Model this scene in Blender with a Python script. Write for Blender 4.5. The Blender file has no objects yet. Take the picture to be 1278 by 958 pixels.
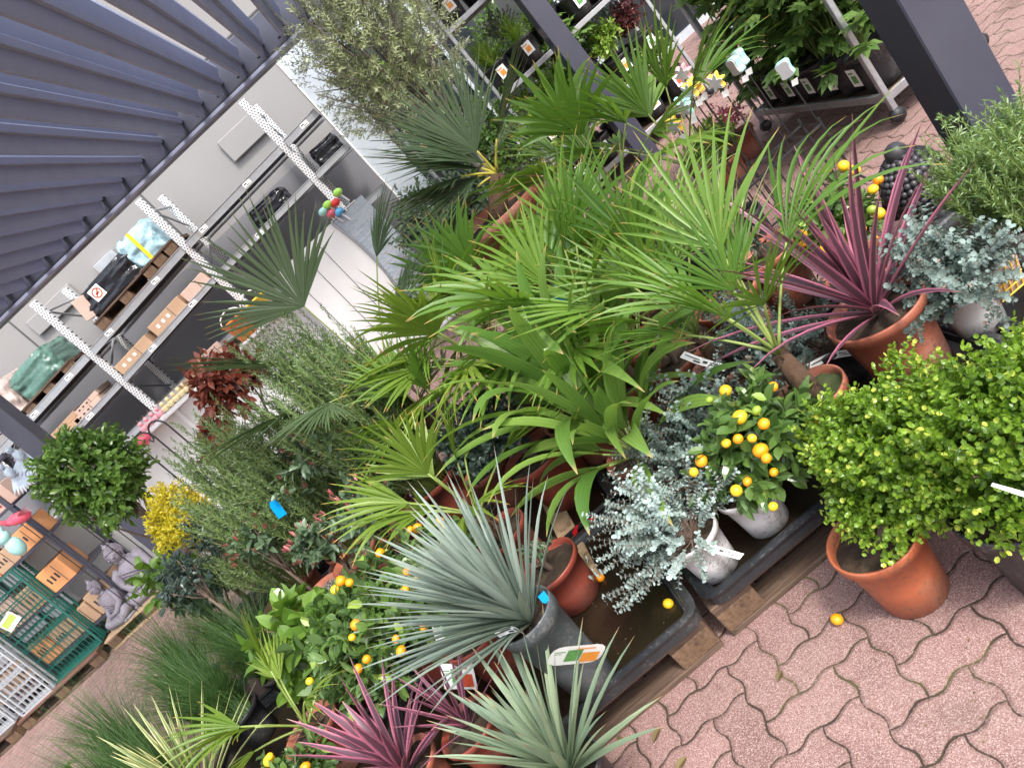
import bpy, math, random
from mathutils import Vector, Matrix, noise
R=random.Random(7)
V=Vector
sc=bpy.context.scene
col=sc.collection
rad=math.radians
UP=V((0,0,1))

# ------------------------------------------------------------------ materials
def new_mat(name):
    m=bpy.data.materials.new(name); m.use_nodes=True
    nt=m.node_tree; nt.nodes.clear()
    out=nt.nodes.new('ShaderNodeOutputMaterial'); b=nt.nodes.new('ShaderNodeBsdfPrincipled')
    nt.links.new(b.outputs[0],out.inputs[0])
    return m,nt,b,out
def N(nt,t,**k):
    n=nt.nodes.new(t)
    for a,v in k.items():
        if a.startswith('i_'):
            n.inputs[a[2:].replace('_',' ')].default_value=v
        else: setattr(n,a,v)
    return n
def mixc(nt,fac,a,b,bt='MIX'):
    n=nt.nodes.new('ShaderNodeMix'); n.data_type='RGBA'; n.blend_type=bt
    for s,v in ((0,fac),(6,a),(7,b)):
        if isinstance(v,bpy.types.NodeSocket): nt.links.new(v,n.inputs[s])
        elif s==0: n.inputs[0].default_value=v
        else: n.inputs[s].default_value=(*v[:3],1)
    return n.outputs[2]
def mth(nt,op,a,b=None,c=None):
    n=nt.nodes.new('ShaderNodeMath'); n.operation=op
    for i,v in enumerate((a,b,c)):
        if v is None: continue
        if isinstance(v,bpy.types.NodeSocket): nt.links.new(v,n.inputs[i])
        else: n.inputs[i].default_value=v
    return n.outputs[0]
def ramp(nt,fac,stops):
    n=nt.nodes.new('ShaderNodeValToRGB'); cr=n.color_ramp
    while len(cr.elements)<len(stops): cr.elements.new(.5)
    for e,(p,c) in zip(cr.elements,stops): e.position=p; e.color=(*c,1) if len(c)==3 else c
    nt.links.new(fac,n.inputs[0]); return n.outputs[0]
def noisef(nt,scale,detail=4,coord=None,rough=.6):
    n=N(nt,'ShaderNodeTexNoise'); n.inputs['Scale'].default_value=scale; n.inputs['Detail'].default_value=detail; n.inputs['Roughness'].default_value=rough
    if coord is None:
        g=N(nt,'ShaderNodeTexCoord'); coord=g.outputs['Object']
    nt.links.new(coord,n.inputs['Vector']); return n.outputs['Fac']
def mat(name,c,rough=.6,metal=0,var=.25,scale=6,bump=.1,dirt=None,dirtamt=.5,spec=.5,bscale=None,splash=None):
    m,nt,b,out=new_mat(name)
    f=noisef(nt,scale)
    lo=tuple(max(0,x*(1-var)) for x in c); hi=tuple(min(1,x*(1+var)) for x in c)
    col_=mixc(nt,f,lo,hi)
    if dirt:
        d=noisef(nt,scale*.45,6); d2=ramp(nt,d,[(.48,(0,0,0)),(.68,(dirtamt,)*3)])
        col_=mixc(nt,d2,col_,dirt)
    if splash:
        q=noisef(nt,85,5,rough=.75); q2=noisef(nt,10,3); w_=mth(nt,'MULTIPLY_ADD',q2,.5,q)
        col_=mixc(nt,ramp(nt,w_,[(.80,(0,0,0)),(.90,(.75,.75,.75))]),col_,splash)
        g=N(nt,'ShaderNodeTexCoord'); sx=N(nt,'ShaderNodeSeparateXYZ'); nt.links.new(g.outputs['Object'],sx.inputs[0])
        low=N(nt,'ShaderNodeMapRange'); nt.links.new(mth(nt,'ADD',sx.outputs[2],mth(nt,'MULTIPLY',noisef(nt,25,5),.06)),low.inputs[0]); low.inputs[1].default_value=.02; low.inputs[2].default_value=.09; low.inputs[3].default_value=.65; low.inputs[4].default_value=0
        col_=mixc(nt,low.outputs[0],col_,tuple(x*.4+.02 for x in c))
    nt.links.new(col_,b.inputs['Base Color'])
    r=noisef(nt,scale*2.3); nt.links.new(mth(nt,'MULTIPLY_ADD',r,.3,rough-.15),b.inputs['Roughness'])
    b.inputs['Metallic'].default_value=metal
    b.inputs['Specular IOR Level'].default_value=spec
    if bump:
        bn=N(nt,'ShaderNodeBump'); bn.inputs['Strength'].default_value=bump; bn.inputs['Distance'].default_value=.01
        nt.links.new(noisef(nt,bscale or scale*6,5),bn.inputs['Height']); nt.links.new(bn.outputs[0],b.inputs['Normal'])
    return m
def leafmat(name,c1,c2,tip=None,edge=None,trans=.3,rough=.42,tipat=.93,old=None,under=None,spec=.5,streak=0):
    m,nt,b,out=new_mat(name)
    a=N(nt,'ShaderNodeAttribute'); a.attribute_name='lv'
    s=N(nt,'ShaderNodeSeparateColor'); nt.links.new(a.outputs['Color'],s.inputs[0])
    rn,al,ac=s.outputs[0],s.outputs[1],s.outputs[2]
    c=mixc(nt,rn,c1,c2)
    if old: c=mixc(nt,mth(nt,'GREATER_THAN',rn,.965),c,old)
    nz=noisef(nt,9,3); c=mixc(nt,mth(nt,'MULTIPLY',nz,.35),c,tuple(x*.35 for x in c1))
    if streak:
        c=mixc(nt,mth(nt,'MULTIPLY',mth(nt,'PINGPONG',mth(nt,'MULTIPLY',ac,5.),1.),streak),c,tuple(x*.45 for x in c1))
    if edge: c=mixc(nt,ramp(nt,ac,[(.5,(0,0,0)),(.72,(1,1,1))]),c,edge)
    if tip: c=mixc(nt,ramp(nt,al,[(tipat-.06,(0,0,0)),(min(.995,tipat),(1,1,1))]),c,tip)
    if under:
        g=N(nt,'ShaderNodeNewGeometry'); c=mixc(nt,g.outputs['Backfacing'],c,under)
    nt.links.new(c,b.inputs['Base Color']); b.inputs['Roughness'].default_value=rough; b.inputs['Specular IOR Level'].default_value=spec
    t=N(nt,'ShaderNodeBsdfTranslucent'); nt.links.new(mixc(nt,.5,c,(c2[0]*1.3,c2[1]*1.5,c2[2]*.6)),t.inputs[0])
    mx=N(nt,'ShaderNodeMixShader'); mx.inputs[0].default_value=trans
    nt.links.new(b.outputs[0],mx.inputs[1]); nt.links.new(t.outputs[0],mx.inputs[2]); nt.links.new(mx.outputs[0],out.inputs[0])
    return m
M={}
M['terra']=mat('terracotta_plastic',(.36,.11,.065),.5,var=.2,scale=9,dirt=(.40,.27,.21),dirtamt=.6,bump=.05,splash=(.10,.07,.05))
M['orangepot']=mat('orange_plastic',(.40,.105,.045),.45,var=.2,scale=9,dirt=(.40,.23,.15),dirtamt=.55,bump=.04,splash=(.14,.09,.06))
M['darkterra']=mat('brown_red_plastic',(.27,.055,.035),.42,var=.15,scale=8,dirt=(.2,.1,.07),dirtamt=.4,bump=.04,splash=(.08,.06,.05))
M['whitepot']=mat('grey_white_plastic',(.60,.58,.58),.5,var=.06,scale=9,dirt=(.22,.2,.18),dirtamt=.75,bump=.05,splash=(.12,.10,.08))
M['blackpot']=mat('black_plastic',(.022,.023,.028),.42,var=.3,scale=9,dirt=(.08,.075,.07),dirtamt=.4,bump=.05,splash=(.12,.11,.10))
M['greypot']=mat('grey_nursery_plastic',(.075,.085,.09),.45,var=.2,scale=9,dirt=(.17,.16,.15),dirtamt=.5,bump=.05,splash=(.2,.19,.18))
M['tray']=mat('tray_plastic',(.014,.016,.020),.42,var=.3,scale=5,dirt=(.09,.09,.09),dirtamt=.35,bump=.03,splash=(.11,.105,.10))
M['soil']=mat('potting_soil',(.045,.028,.018),.95,var=.6,scale=40,bump=.9,dirt=(.15,.1,.06),dirtamt=.6)
M['wood']=mat('pallet_wood',(.12,.082,.058),.8,var=.3,scale=7,dirt=(.10,.075,.055),dirtamt=.8,bump=.25,bscale=30)
M['woodnew']=mat('pale_pallet_wood',(.52,.37,.24),.8,var=.2,scale=7,dirt=(.3,.2,.13),dirtamt=.5,bump=.2,bscale=30)
M['woodblock']=mat('pallet_block_wood',(.17,.115,.075),.85,var=.3,scale=18,dirt=(.13,.09,.06),dirtamt=.6,bump=.3)
M['redwood']=mat('red_painted_wood',(.42,.035,.04),.6,var=.2,scale=6,dirt=(.4,.25,.18),dirtamt=.7)
M['navy']=mat('anthracite_paint',(.060,.062,.088),.38,metal=.25,var=.08,scale=3,bump=.02,dirt=(.1,.1,.11),dirtamt=.25)
M['louvre']=mat('anthracite_louvre_paint',(.27,.29,.40),.4,metal=.15,var=.08,scale=2,bump=0)
M['wall']=mat('grey_wall_panel',(.24,.232,.228),.7,var=.10,scale=.7,bump=.03,dirt=(.24,.225,.215),dirtamt=.5)
M['walldark']=mat('dark_lower_wall',(.17,.17,.185),.6,var=.12,scale=.9,bump=.03)
M['moss']=mat('mossy_soil',(.07,.10,.03),.95,var=.7,scale=45,bump=1,dirt=(.09,.06,.04),dirtamt=.9)
M['wallseam']=mat('dark_seam',(.07,.07,.07),.7)
M['galv']=mat('galvanised_steel',(.40,.41,.43),.38,metal=.55,var=.18,scale=14,bump=.05,dirt=(.3,.28,.26),dirtamt=.45)
M['alu']=mat('aluminium_sheet',(.56,.62,.68),.35,metal=.45,var=.1,scale=6,bump=.02,dirt=(.5,.5,.5),dirtamt=.4)
M['darkwall']=mat('dark_interior',(.085,.085,.088),.8,var=.3,scale=2)
M['white']=mat('white_coated_metal',(.78,.77,.76),.4,var=.04,scale=2,bump=.02,dirt=(.62,.6,.58),dirtamt=.35)
M['card']=mat('cardboard',(.42,.27,.17),.8,var=.15,scale=9,dirt=(.32,.2,.13),dirtamt=.4,bump=.08)
M['cardor']=mat('orange_cardboard',(.66,.30,.12),.7,var=.15,scale=9,dirt=(.5,.22,.1),dirtamt=.4)
M['cardpk']=mat('pinkish_cardboard',(.50,.35,.29),.8,var=.1,scale=9,dirt=(.38,.26,.2),dirtamt=.4)
M['print']=mat('dark_print',(.03,.03,.035),.6)
M['label']=mat('white_label',(.82,.82,.80),.35,var=.03,scale=20,bump=.01)
M['orprint']=mat('orange_print',(.80,.30,.04),.4,var=.2,scale=30)
M['redprint']=mat('red_print',(.62,.09,.04),.4,var=.3,scale=60)
M['grprint']=mat('green_print',(.10,.28,.07),.4,var=.5,scale=60)
M['blue']=mat('bright_blue_tag',(.0,.30,.72),.35,var=.05,scale=9)
M['redtape']=mat('red_tape',(.75,.02,.03),.35,var=.1,scale=9)
M['blackwrap']=mat('black_stretch_film',(.012,.013,.017),.18,var=.3,scale=8,bump=.8,bscale=14)
M['greenwrap']=mat('green_netting_wrap',(.08,.16,.13),.3,var=.5,scale=20,bump=.6,bscale=18)
M['pinkwrap']=mat('clear_wrap_over_card',(.42,.33,.30),.25,var=.3,scale=16,bump=.6,bscale=16)
M['bag']=mat('clear_wrapped_bags',(.30,.46,.52),.2,var=.7,scale=16,bump=.9,bscale=14)
M['stone']=mat('grey_violet_cast_stone',(.22,.20,.235),.75,var=.25,scale=14,dirt=(.22,.2,.22),dirtamt=.5,bump=.3)
M['blackstone']=mat('dark_bronze_resin',(.045,.042,.048),.38,var=.35,scale=20,dirt=(.12,.11,.12),dirtamt=.5,bump=.15)
M['greenwire']=mat('green_coated_wire',(.012,.105,.08),.4,var=.15,scale=5)
M['greywire']=mat('zinc_wire',(.48,.50,.53),.4,metal=.4,var=.15,scale=5)
M['pink']=mat('pink_enamel',(.75,.10,.16),.35,var=.15,scale=8)
M['pinkpale']=mat('pale_pink_enamel',(.80,.36,.40),.4,var=.15,scale=8)
M['cream']=mat('cream_enamel',(.75,.62,.34),.45,var=.15,scale=10)
M['yellow']=mat('yellow_plastic',(.85,.55,.02),.35,var=.1,scale=8)
M['orange']=mat('orange_plastic_toy',(.82,.22,.04),.4,var=.1,scale=8)
M['mint']=mat('mint_paint',(.36,.66,.62),.5,var=.1,scale=12)
M['yelpaint']=mat('yellow_paint',(.82,.56,.07),.5,var=.1,scale=12)
M['concrete']=mat('pale_concrete',(.50,.48,.49),.85,var=.15,scale=30,bump=.2)
M['bluewhite']=mat('blue_white_enamel',(.48,.58,.70),.4,var=.5,scale=28)
M['lime']=mat('lime_plastic',(.38,.70,.10),.35,var=.1)
M['red']=mat('red_plastic',(.72,.04,.04),.35,var=.1)
M['skyblue']=mat('sky_blue_plastic',(.10,.42,.72),.35,var=.1)
M['blackwire']=mat('black_wire',(.02,.02,.022),.4,var=.1)
M['bark']=mat('brown_bark',(.17,.115,.085),.9,var=.4,scale=35,bump=.6,dirt=(.26,.2,.16),dirtamt=.5)
M['greybark']=mat('grey_bark',(.19,.165,.145),.9,var=.4,scale=35,bump=.5)
M['petiole']=mat('green_stalk',(.20,.26,.06),.5,var=.25,scale=20)
M['petioleY']=mat('yellow_stalk',(.42,.36,.05),.5,var=.3,scale=20)
M['fibre']=mat('palm_trunk_fibre',(.15,.085,.05),.95,var=.6,scale=60,bump=1)
def woodmat(name,c,dark,end=False):
    m,nt,b,out=new_mat(name)
    tc=N(nt,'ShaderNodeTexCoord'); mp=N(nt,'ShaderNodeMapping'); mp.inputs['Scale'].default_value=(6,110,110) if not end else (90,90,90)
    nt.links.new(tc.outputs['Object'],mp.inputs[0]); g=noisef(nt,1.,5,coord=mp.outputs[0],rough=.7)
    col_=mixc(nt,ramp(nt,g,[(.35,(0,0,0)),(.65,(1,1,1))]),dark,c)
    col_=mixc(nt,ramp(nt,noisef(nt,4,6),[(.45,(0,0,0)),(.7,(.75,.75,.75))]),col_,tuple(x*.42 for x in c))
    col_=mixc(nt,ramp(nt,noisef(nt,14,5),[(.58,(0,0,0)),(.7,(.7,.7,.7))]),col_,(.03,.022,.018))
    nt.links.new(col_,b.inputs['Base Color']); b.inputs['Roughness'].default_value=.85; b.inputs['Specular IOR Level'].default_value=.2
    bn=N(nt,'ShaderNodeBump'); bn.inputs['Strength'].default_value=.5; bn.inputs['Distance'].default_value=.004
    nt.links.new(g,bn.inputs['Height']); nt.links.new(bn.outputs[0],b.inputs['Normal']); return m
M['wood']=woodmat('pallet_wood',(.16,.105,.075),(.065,.042,.03))
M['woodnew']=woodmat('pale_pallet_wood',(.52,.37,.24),(.32,.21,.13))
M['woodblock']=woodmat('pallet_block_wood',(.22,.135,.085),(.08,.05,.032),True)
# fruit
def fruitmat(name,c,c2):
    m,nt,b,out=new_mat(name)
    o=N(nt,'ShaderNodeObjectInfo'); cc=mixc(nt,o.outputs['Random'],c,c2)
    cc=mixc(nt,mth(nt,'MULTIPLY',noisef(nt,30),.35),cc,(c[0]*.8,c[1]*1.2,c[2]))
    nt.links.new(cc,b.inputs['Base Color']); b.inputs['Roughness'].default_value=.32
    bn=N(nt,'ShaderNodeBump'); bn.inputs['Strength'].default_value=.15; bn.inputs['Distance'].default_value=.002
    nt.links.new(noisef(nt,420,2),bn.inputs['Height']); nt.links.new(bn.outputs[0],b.inputs['Normal'])
    b.inputs['Subsurface Weight'].default_value=.08; b.inputs['Subsurface Radius'].default_value=(.01,.004,.001)
    return m
M['fruit']=fruitmat('orange_fruit_skin',(.86,.27,.008),(.85,.35,.012))
M['fruity']=fruitmat('yellow_fruit_skin',(.82,.50,.02),(.85,.40,.02))
M['fruitg']=fruitmat('green_fruit_skin',(.20,.30,.03),(.28,.36,.04))
# gravel / bark chips
def chips(name,cols,scale):
    m,nt,b,out=new_mat(name)
    tc=N(nt,'ShaderNodeTexCoord'); v=N(nt,'ShaderNodeTexVoronoi'); v.inputs['Scale'].default_value=scale
    nt.links.new(tc.outputs['Object'],v.inputs['Vector'])
    s=N(nt,'ShaderNodeSeparateColor'); nt.links.new(v.outputs['Color'],s.inputs[0])
    c=ramp(nt,s.outputs[0],[(i/(len(cols)-1),x) for i,x in enumerate(cols)])
    c=mixc(nt,ramp(nt,v.outputs['Distance'],[(.3,(0,0,0)),(.75,(1,1,1))]),c,(.02,.015,.01))
    nt.links.new(c,b.inputs['Base Color']); b.inputs['Roughness'].default_value=.9
    bn=N(nt,'ShaderNodeBump'); bn.inputs['Strength'].default_value=1; bn.inputs['Distance'].default_value=.012; bn.invert=True
    nt.links.new(v.outputs['Distance'],bn.inputs['Height']); nt.links.new(bn.outputs[0],b.inputs['Normal'])
    return m
M['gravel']=chips('grey_gravel',[(.18,.15,.13),(.42,.38,.35),(.3,.24,.2),(.5,.47,.44)],85)
M['barkchips']=chips('bark_chips',[(.10,.05,.03),(.32,.17,.10),(.2,.1,.06),(.38,.24,.15)],70)
# slate cladding
def slate():
    m,nt,b,out=new_mat('stacked_slate')
    tc=N(nt,'ShaderNodeTexCoord'); mp=N(nt,'ShaderNodeMapping'); mp.inputs['Rotation'].default_value=(rad(90),0,0)
    nt.links.new(tc.outputs['Object'],mp.inputs[0])
    br=N(nt,'ShaderNodeTexBrick'); nt.links.new(mp.outputs[0],br.inputs['Vector'])
    br.inputs['Color1'].default_value=(.30,.36,.44,1); br.inputs['Color2'].default_value=(.46,.50,.55,1); br.inputs['Mortar'].default_value=(.12,.13,.16,1)
    br.inputs['Scale'].default_value=9; br.inputs['Mortar Size'].default_value=.012; br.inputs['Row Height'].default_value=.22; br.inputs['Brick Width'].default_value=1.3
    c=mixc(nt,mth(nt,'MULTIPLY',noisef(nt,26),.6),br.outputs[0],(.62,.66,.70))
    nt.links.new(c,b.inputs['Base Color']); b.inputs['Roughness'].default_value=.7
    bn=N(nt,'ShaderNodeBump'); bn.inputs['Strength'].default_value=.8; bn.inputs['Distance'].default_value=.02
    nt.links.new(mth(nt,'ADD',noisef(nt,20),br.outputs['Fac']),bn.inputs['Height']); nt.links.new(bn.outputs[0],b.inputs['Normal'])
    return m
M['slate']=slate()
def perf(name):
    m,nt,b,out=new_mat(name)
    tc=N(nt,'ShaderNodeTexCoord'); s=N(nt,'ShaderNodeSeparateXYZ'); nt.links.new(tc.outputs['Object'],s.inputs[0])
    z=mth(nt,'MULTIPLY',s.outputs[2],34.)
    row=mth(nt,'FLOOR',z); fz=mth(nt,'SUBTRACT',mth(nt,'FRACT',z),.5)
    off=mth(nt,'MULTIPLY',mth(nt,'MODULO',mth(nt,'ABSOLUTE',row),2.),.5)
    x=mth(nt,'ADD',mth(nt,'MULTIPLY',s.outputs[0],34.),off); fx=mth(nt,'SUBTRACT',mth(nt,'FRACT',x),.5)
    d=mth(nt,'SQRT',mth(nt,'ADD',mth(nt,'MULTIPLY',fx,fx),mth(nt,'MULTIPLY',fz,fz)))
    k=mth(nt,'LESS_THAN',d,.25)
    c=mixc(nt,k,mixc(nt,noisef(nt,10),(.55,.55,.56),(.72,.72,.72)),(.035,.035,.04)); nt.links.new(c,b.inputs['Base Color'])
    b.inputs['Metallic'].default_value=.3; b.inputs['Roughness'].default_value=.45
    return m
M['perf']=perf('perforated_steel')
# water in trays
def water():
    m,nt,b,out=new_mat('brown_tray_water')
    f=noisef(nt,5,8); c=ramp(nt,f,[(.3,(.006,.005,.004)),(.55,(.015,.010,.006)),(.75,(.032,.02,.012))])
    f2=noisef(nt,130,3); c=mixc(nt,ramp(nt,f2,[(.66,(0,0,0)),(.72,(.7,.7,.7))]),c,(.12,.09,.05))
    nt.links.new(c,b.inputs['Base Color']); b.inputs['Roughness'].default_value=.28; b.inputs['Specular IOR Level'].default_value=.35
    bn=N(nt,'ShaderNodeBump'); bn.inputs['Strength'].default_value=.25; bn.inputs['Distance'].default_value=.003
    nt.links.new(noisef(nt,40,4),bn.inputs['Height']); nt.links.new(bn.outputs[0],b.inputs['Normal'])
    return m
M['water']=water()
# paving : wavy blocks in herringbone
def paving():
    m,nt,b,out=new_mat('wavy_pink_pavers')
    tc=N(nt,'ShaderNodeTexCoord'); s=N(nt,'ShaderNodeSeparateXYZ'); nt.links.new(tc.outputs['Object'],s.inputs[0])
    U=.1215
    nx=noisef(nt,9,2); ny=noisef(nt,7,2)
    u=mth(nt,'MULTIPLY_ADD',s.outputs[0],1/.1205,mth(nt,'MULTIPLY_ADD',nx,.10,100.03))
    v=mth(nt,'MULTIPLY_ADD',s.outputs[1],1/.1235,mth(nt,'MULTIPLY_ADD',ny,.10,100.69))
    A=.072
    u2=mth(nt,'ADD',u,mth(nt,'MULTIPLY',mth(nt,'SINE',mth(nt,'MULTIPLY',v,2*math.pi)),-A))
    v2=mth(nt,'ADD',v,mth(nt,'MULTIPLY',mth(nt,'SINE',mth(nt,'MULTIPLY',u,2*math.pi)),A))
    fu,fv=mth(nt,'FRACT',u2),mth(nt,'FRACT',v2); iu,iv=mth(nt,'FLOOR',u2),mth(nt,'FLOOR',v2)
    k=mth(nt,'MODULO',mth(nt,'ADD',mth(nt,'SUBTRACT',iu,iv),403.),4.)
    def eq(x): return mth(nt,'COMPARE',k,float(x),.1)
    dl=mth(nt,'ADD',fu,mth(nt,'MULTIPLY',eq(1),2.)); dr=mth(nt,'ADD',mth(nt,'SUBTRACT',1.,fu),mth(nt,'MULTIPLY',eq(0),2.))
    db=mth(nt,'ADD',fv,mth(nt,'MULTIPLY',eq(2),2.)); dt=mth(nt,'ADD',mth(nt,'SUBTRACT',1.,fv),mth(nt,'MULTIPLY',eq(3),2.))
    d=mth(nt,'MINIMUM',mth(nt,'MINIMUM',dl,dr),mth(nt,'MINIMUM',db,dt))
    rag=noisef(nt,95,6,rough=.75); d=mth(nt,'ADD',d,mth(nt,'MULTIPLY_ADD',rag,.11,-.055))
    wid=mth(nt,'MULTIPLY_ADD',noisef(nt,6,4),.085,-.026)
    joint=N(nt,'ShaderNodeMapRange'); nt.links.new(d,joint.inputs[0]); nt.links.new(wid,joint.inputs[1]); nt.links.new(mth(nt,'ADD',wid,.014),joint.inputs[2]); joint.inputs[3].default_value=1; joint.inputs[4].default_value=0
    # brick id (same for both halves)
    cu=mth(nt,'SUBTRACT',iu,eq(1)); cv=mth(nt,'ADD',iv,mth(nt,'SUBTRACT',eq(3),0.))
    cmb=N(nt,'ShaderNodeCombineXYZ'); nt.links.new(cu,cmb.inputs[0]); nt.links.new(cv,cmb.inputs[1])
    wn=N(nt,'ShaderNodeTexWhiteNoise'); nt.links.new(cmb.outputs[0],wn.inputs['Vector'])
    base=mixc(nt,wn.outputs['Value'],(.175,.092,.083),(.26,.143,.129))
    base=mixc(nt,ramp(nt,noisef(nt,1.1,6),[(.42,(0,0,0)),(.68,(.55,.55,.55))]),base,(.26,.175,.145))
    base=mixc(nt,ramp(nt,noisef(nt,5,6),[(.50,(0,0,0)),(.72,(.6,.6,.6))]),base,(.115,.055,.048))
    gr=noisef(nt,250,3,rough=.75); base=mixc(nt,ramp(nt,gr,[(.52,(0,0,0)),(.64,(.85,.85,.85))]),base,(.44,.34,.31))
    gr2=noisef(nt,190,3,rough=.75); base=mixc(nt,ramp(nt,gr2,[(.60,(0,0,0)),(.70,(.55,.55,.55))]),base,(.11,.04,.035))
    vo=N(nt,'ShaderNodeTexVoronoi'); vo.inputs['Scale'].default_value=400; nt.links.new(tc.outputs['Object'],vo.inputs['Vector'])
    vs_=N(nt,'ShaderNodeSeparateColor'); nt.links.new(vo.outputs['Color'],vs_.inputs[0])
    base=mixc(nt,ramp(nt,vs_.outputs[0],[(.74,(0,0,0)),(.80,(.55,.55,.55))]),base,(.50,.37,.34))
    base=mixc(nt,ramp(nt,vs_.outputs[1],[(.76,(0,0,0)),(.82,(.5,.5,.5))]),base,(.10,.04,.035))
    moss=mixc(nt,noisef(nt,60,3),(.006,.007,.005),(.022,.024,.012))
    moss=mixc(nt,ramp(nt,noisef(nt,4,3),[(.5,(0,0,0)),(.66,(1,1,1))]),moss,(.075,.09,.022))
    c=mixc(nt,joint.outputs[0],base,moss)
    st_=noisef(nt,2.2,7,rough=.7); c=mixc(nt,ramp(nt,st_,[(.56,(0,0,0)),(.66,(.5,.5,.5))]),c,(.085,.055,.045))
    st2=noisef(nt,11,5,rough=.7); c=mixc(nt,ramp(nt,st2,[(.64,(0,0,0)),(.70,(.55,.55,.55))]),c,(.14,.06,.055))
    # darker worn rim of every stone
    rim=N(nt,'ShaderNodeMapRange'); nt.links.new(d,rim.inputs[0]); rim.inputs[1].default_value=.02; rim.inputs[2].default_value=.12; rim.inputs[3].default_value=.22; rim.inputs[4].default_value=0
    c=mixc(nt,rim.outputs[0],c,(.2,.12,.1))
    # distant joints
    nt.links.new(c,b.inputs['Base Color']); b.inputs['Roughness'].default_value=.88; b.inputs['Specular IOR Level'].default_value=.25
    h=N(nt,'ShaderNodeMapRange'); nt.links.new(d,h.inputs[0]); h.inputs[1].default_value=0; h.inputs[2].default_value=.08
    hh=mth(nt,'ADD',h.outputs[0],mth(nt,'MULTIPLY',gr,.18))
    bn=N(nt,'ShaderNodeBump'); bn.inputs['Strength'].default_value=.7; bn.inputs['Distance'].default_value=.006
    nt.links.new(hh,bn.inputs['Height']); nt.links.new(bn.outputs[0],b.inputs['Normal'])
    return m
M['paving']=paving()
# leaves
L={}
L['palm']=leafmat('bright_palm_leaf',(.065,.165,.02),(.21,.345,.045),tip=(.42,.26,.08),tipat=.955,old=(.42,.34,.08),trans=.3,streak=.35)
L['palmy']=leafmat('yellow_green_palm_leaf',(.11,.205,.022),(.29,.385,.055),tip=(.48,.30,.08),tipat=.95,trans=.3,old=(.45,.36,.08),streak=.35)
L['palmd']=leafmat('dark_palm_leaf',(.05,.095,.045),(.14,.20,.09),tip=(.32,.27,.12),tipat=.975,trans=.18,streak=.4)
L['broad']=leafmat('pleated_leaf',(.09,.20,.035),(.27,.41,.085),tip=(.4,.3,.12),tipat=.98,trans=.3,streak=.5,rough=.35)
L['yucca']=leafmat('blue_green_blade',(.155,.215,.18),(.33,.395,.335),tip=(.25,.19,.12),tipat=.985,trans=.12,streak=.25,rough=.5)
L['yucca2']=leafmat('sage_green_blade',(.18,.26,.18),(.34,.42,.26),tip=(.38,.25,.14),tipat=.97,trans=.12,streak=.25,rough=.5)
L['cord']=leafmat('purple_blade',(.075,.036,.055),(.15,.065,.095),edge=(.42,.13,.20),tip=(.35,.22,.15),tipat=.985,trans=.15)
L['varieg']=leafmat('green_yellow_edged_blade',(.12,.19,.07),(.20,.27,.10),edge=(.55,.52,.22),tip=(.45,.35,.2),tipat=.98,trans=.15)
L['agave']=leafmat('white_edged_blade',(.08,.15,.06),(.13,.22,.09),edge=(.66,.62,.36),trans=.1)
L['rose']=leafmat('rosemary_needle',(.08,.16,.035),(.22,.34,.09),under=(.18,.27,.10),trans=.2)
L['rosed']=leafmat('grey_rosemary_needle',(.035,.085,.028),(.20,.31,.11),under=(.14,.20,.09),trans=.2)
L['box']=leafmat('fresh_box_leaf',(.035,.11,.01),(.27,.42,.04),trans=.3,rough=.3,old=(.5,.55,.08))
L['laurel']=leafmat('laurel_leaf',(.045,.11,.022),(.17,.29,.055),trans=.25,rough=.3)
L['citrus']=leafmat('citrus_leaf',(.035,.09,.02),(.15,.25,.055),trans=.2,rough=.27,old=(.30,.42,.08),under=(.10,.17,.06))
L['lemon']=leafmat('young_lemon_leaf',(.08,.17,.025),(.22,.36,.06),trans=.3,rough=.28)
L['euc']=leafmat('silver_eucalyptus_leaf',(.24,.33,.31),(.48,.58,.55),trans=.12,rough=.6)
L['eucd']=leafmat('grey_green_eucalyptus_leaf',(.13,.19,.17),(.28,.36,.33),trans=.12,rough=.6,old=(.36,.25,.2))
L['yel']=leafmat('golden_leaf',(.50,.44,.03),(.86,.70,.04),trans=.3,rough=.4)
L['dark']=leafmat('dark_blue_green_leaf',(.028,.05,.04),(.075,.11,.085),trans=.12,rough=.35,old=(.18,.03,.12))
L['rhodo']=leafmat('dull_green_leaf',(.055,.10,.05),(.15,.22,.12),trans=.12,rough=.4,old=(.34,.08,.09))
L['photinia']=leafmat('copper_red_leaf',(.12,.03,.02),(.30,.075,.045),trans=.25,rough=.35)
L['olive']=leafmat('olive_leaf',(.20,.26,.11),(.50,.55,.30),under=(.36,.40,.32),trans=.2)
L['grass']=leafmat('sedge_blade',(.035,.085,.025),(.10,.19,.045),trans=.25)
L['perenn']=leafmat('perennial_leaf',(.14,.27,.035),(.34,.48,.08),trans=.3)
L['maple']=leafmat('lobed_leaf',(.07,.15,.035),(.21,.33,.085),trans=.28,old=(.36,.42,.14))
L['burg']=leafmat('burgundy_leaf',(.06,.015,.018),(.14,.03,.03),trans=.2)
L['grey']=leafmat('lavender_grey_leaf',(.11,.13,.11),(.22,.24,.2),trans=.12)
L['pinkfl']=leafmat('pink_petal',(.6,.12,.2),(.8,.25,.35),trans=.3)
L['bud']=leafmat('pinkish_bud',(.35,.07,.08),(.55,.25,.22),trans=.2)
L['whitefl']=leafmat('white_petal',(.7,.68,.6),(.85,.83,.78),trans=.3)
L['dry']=leafmat('dry_leaf',(.10,.07,.03),(.2,.15,.06),trans=.1)

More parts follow.
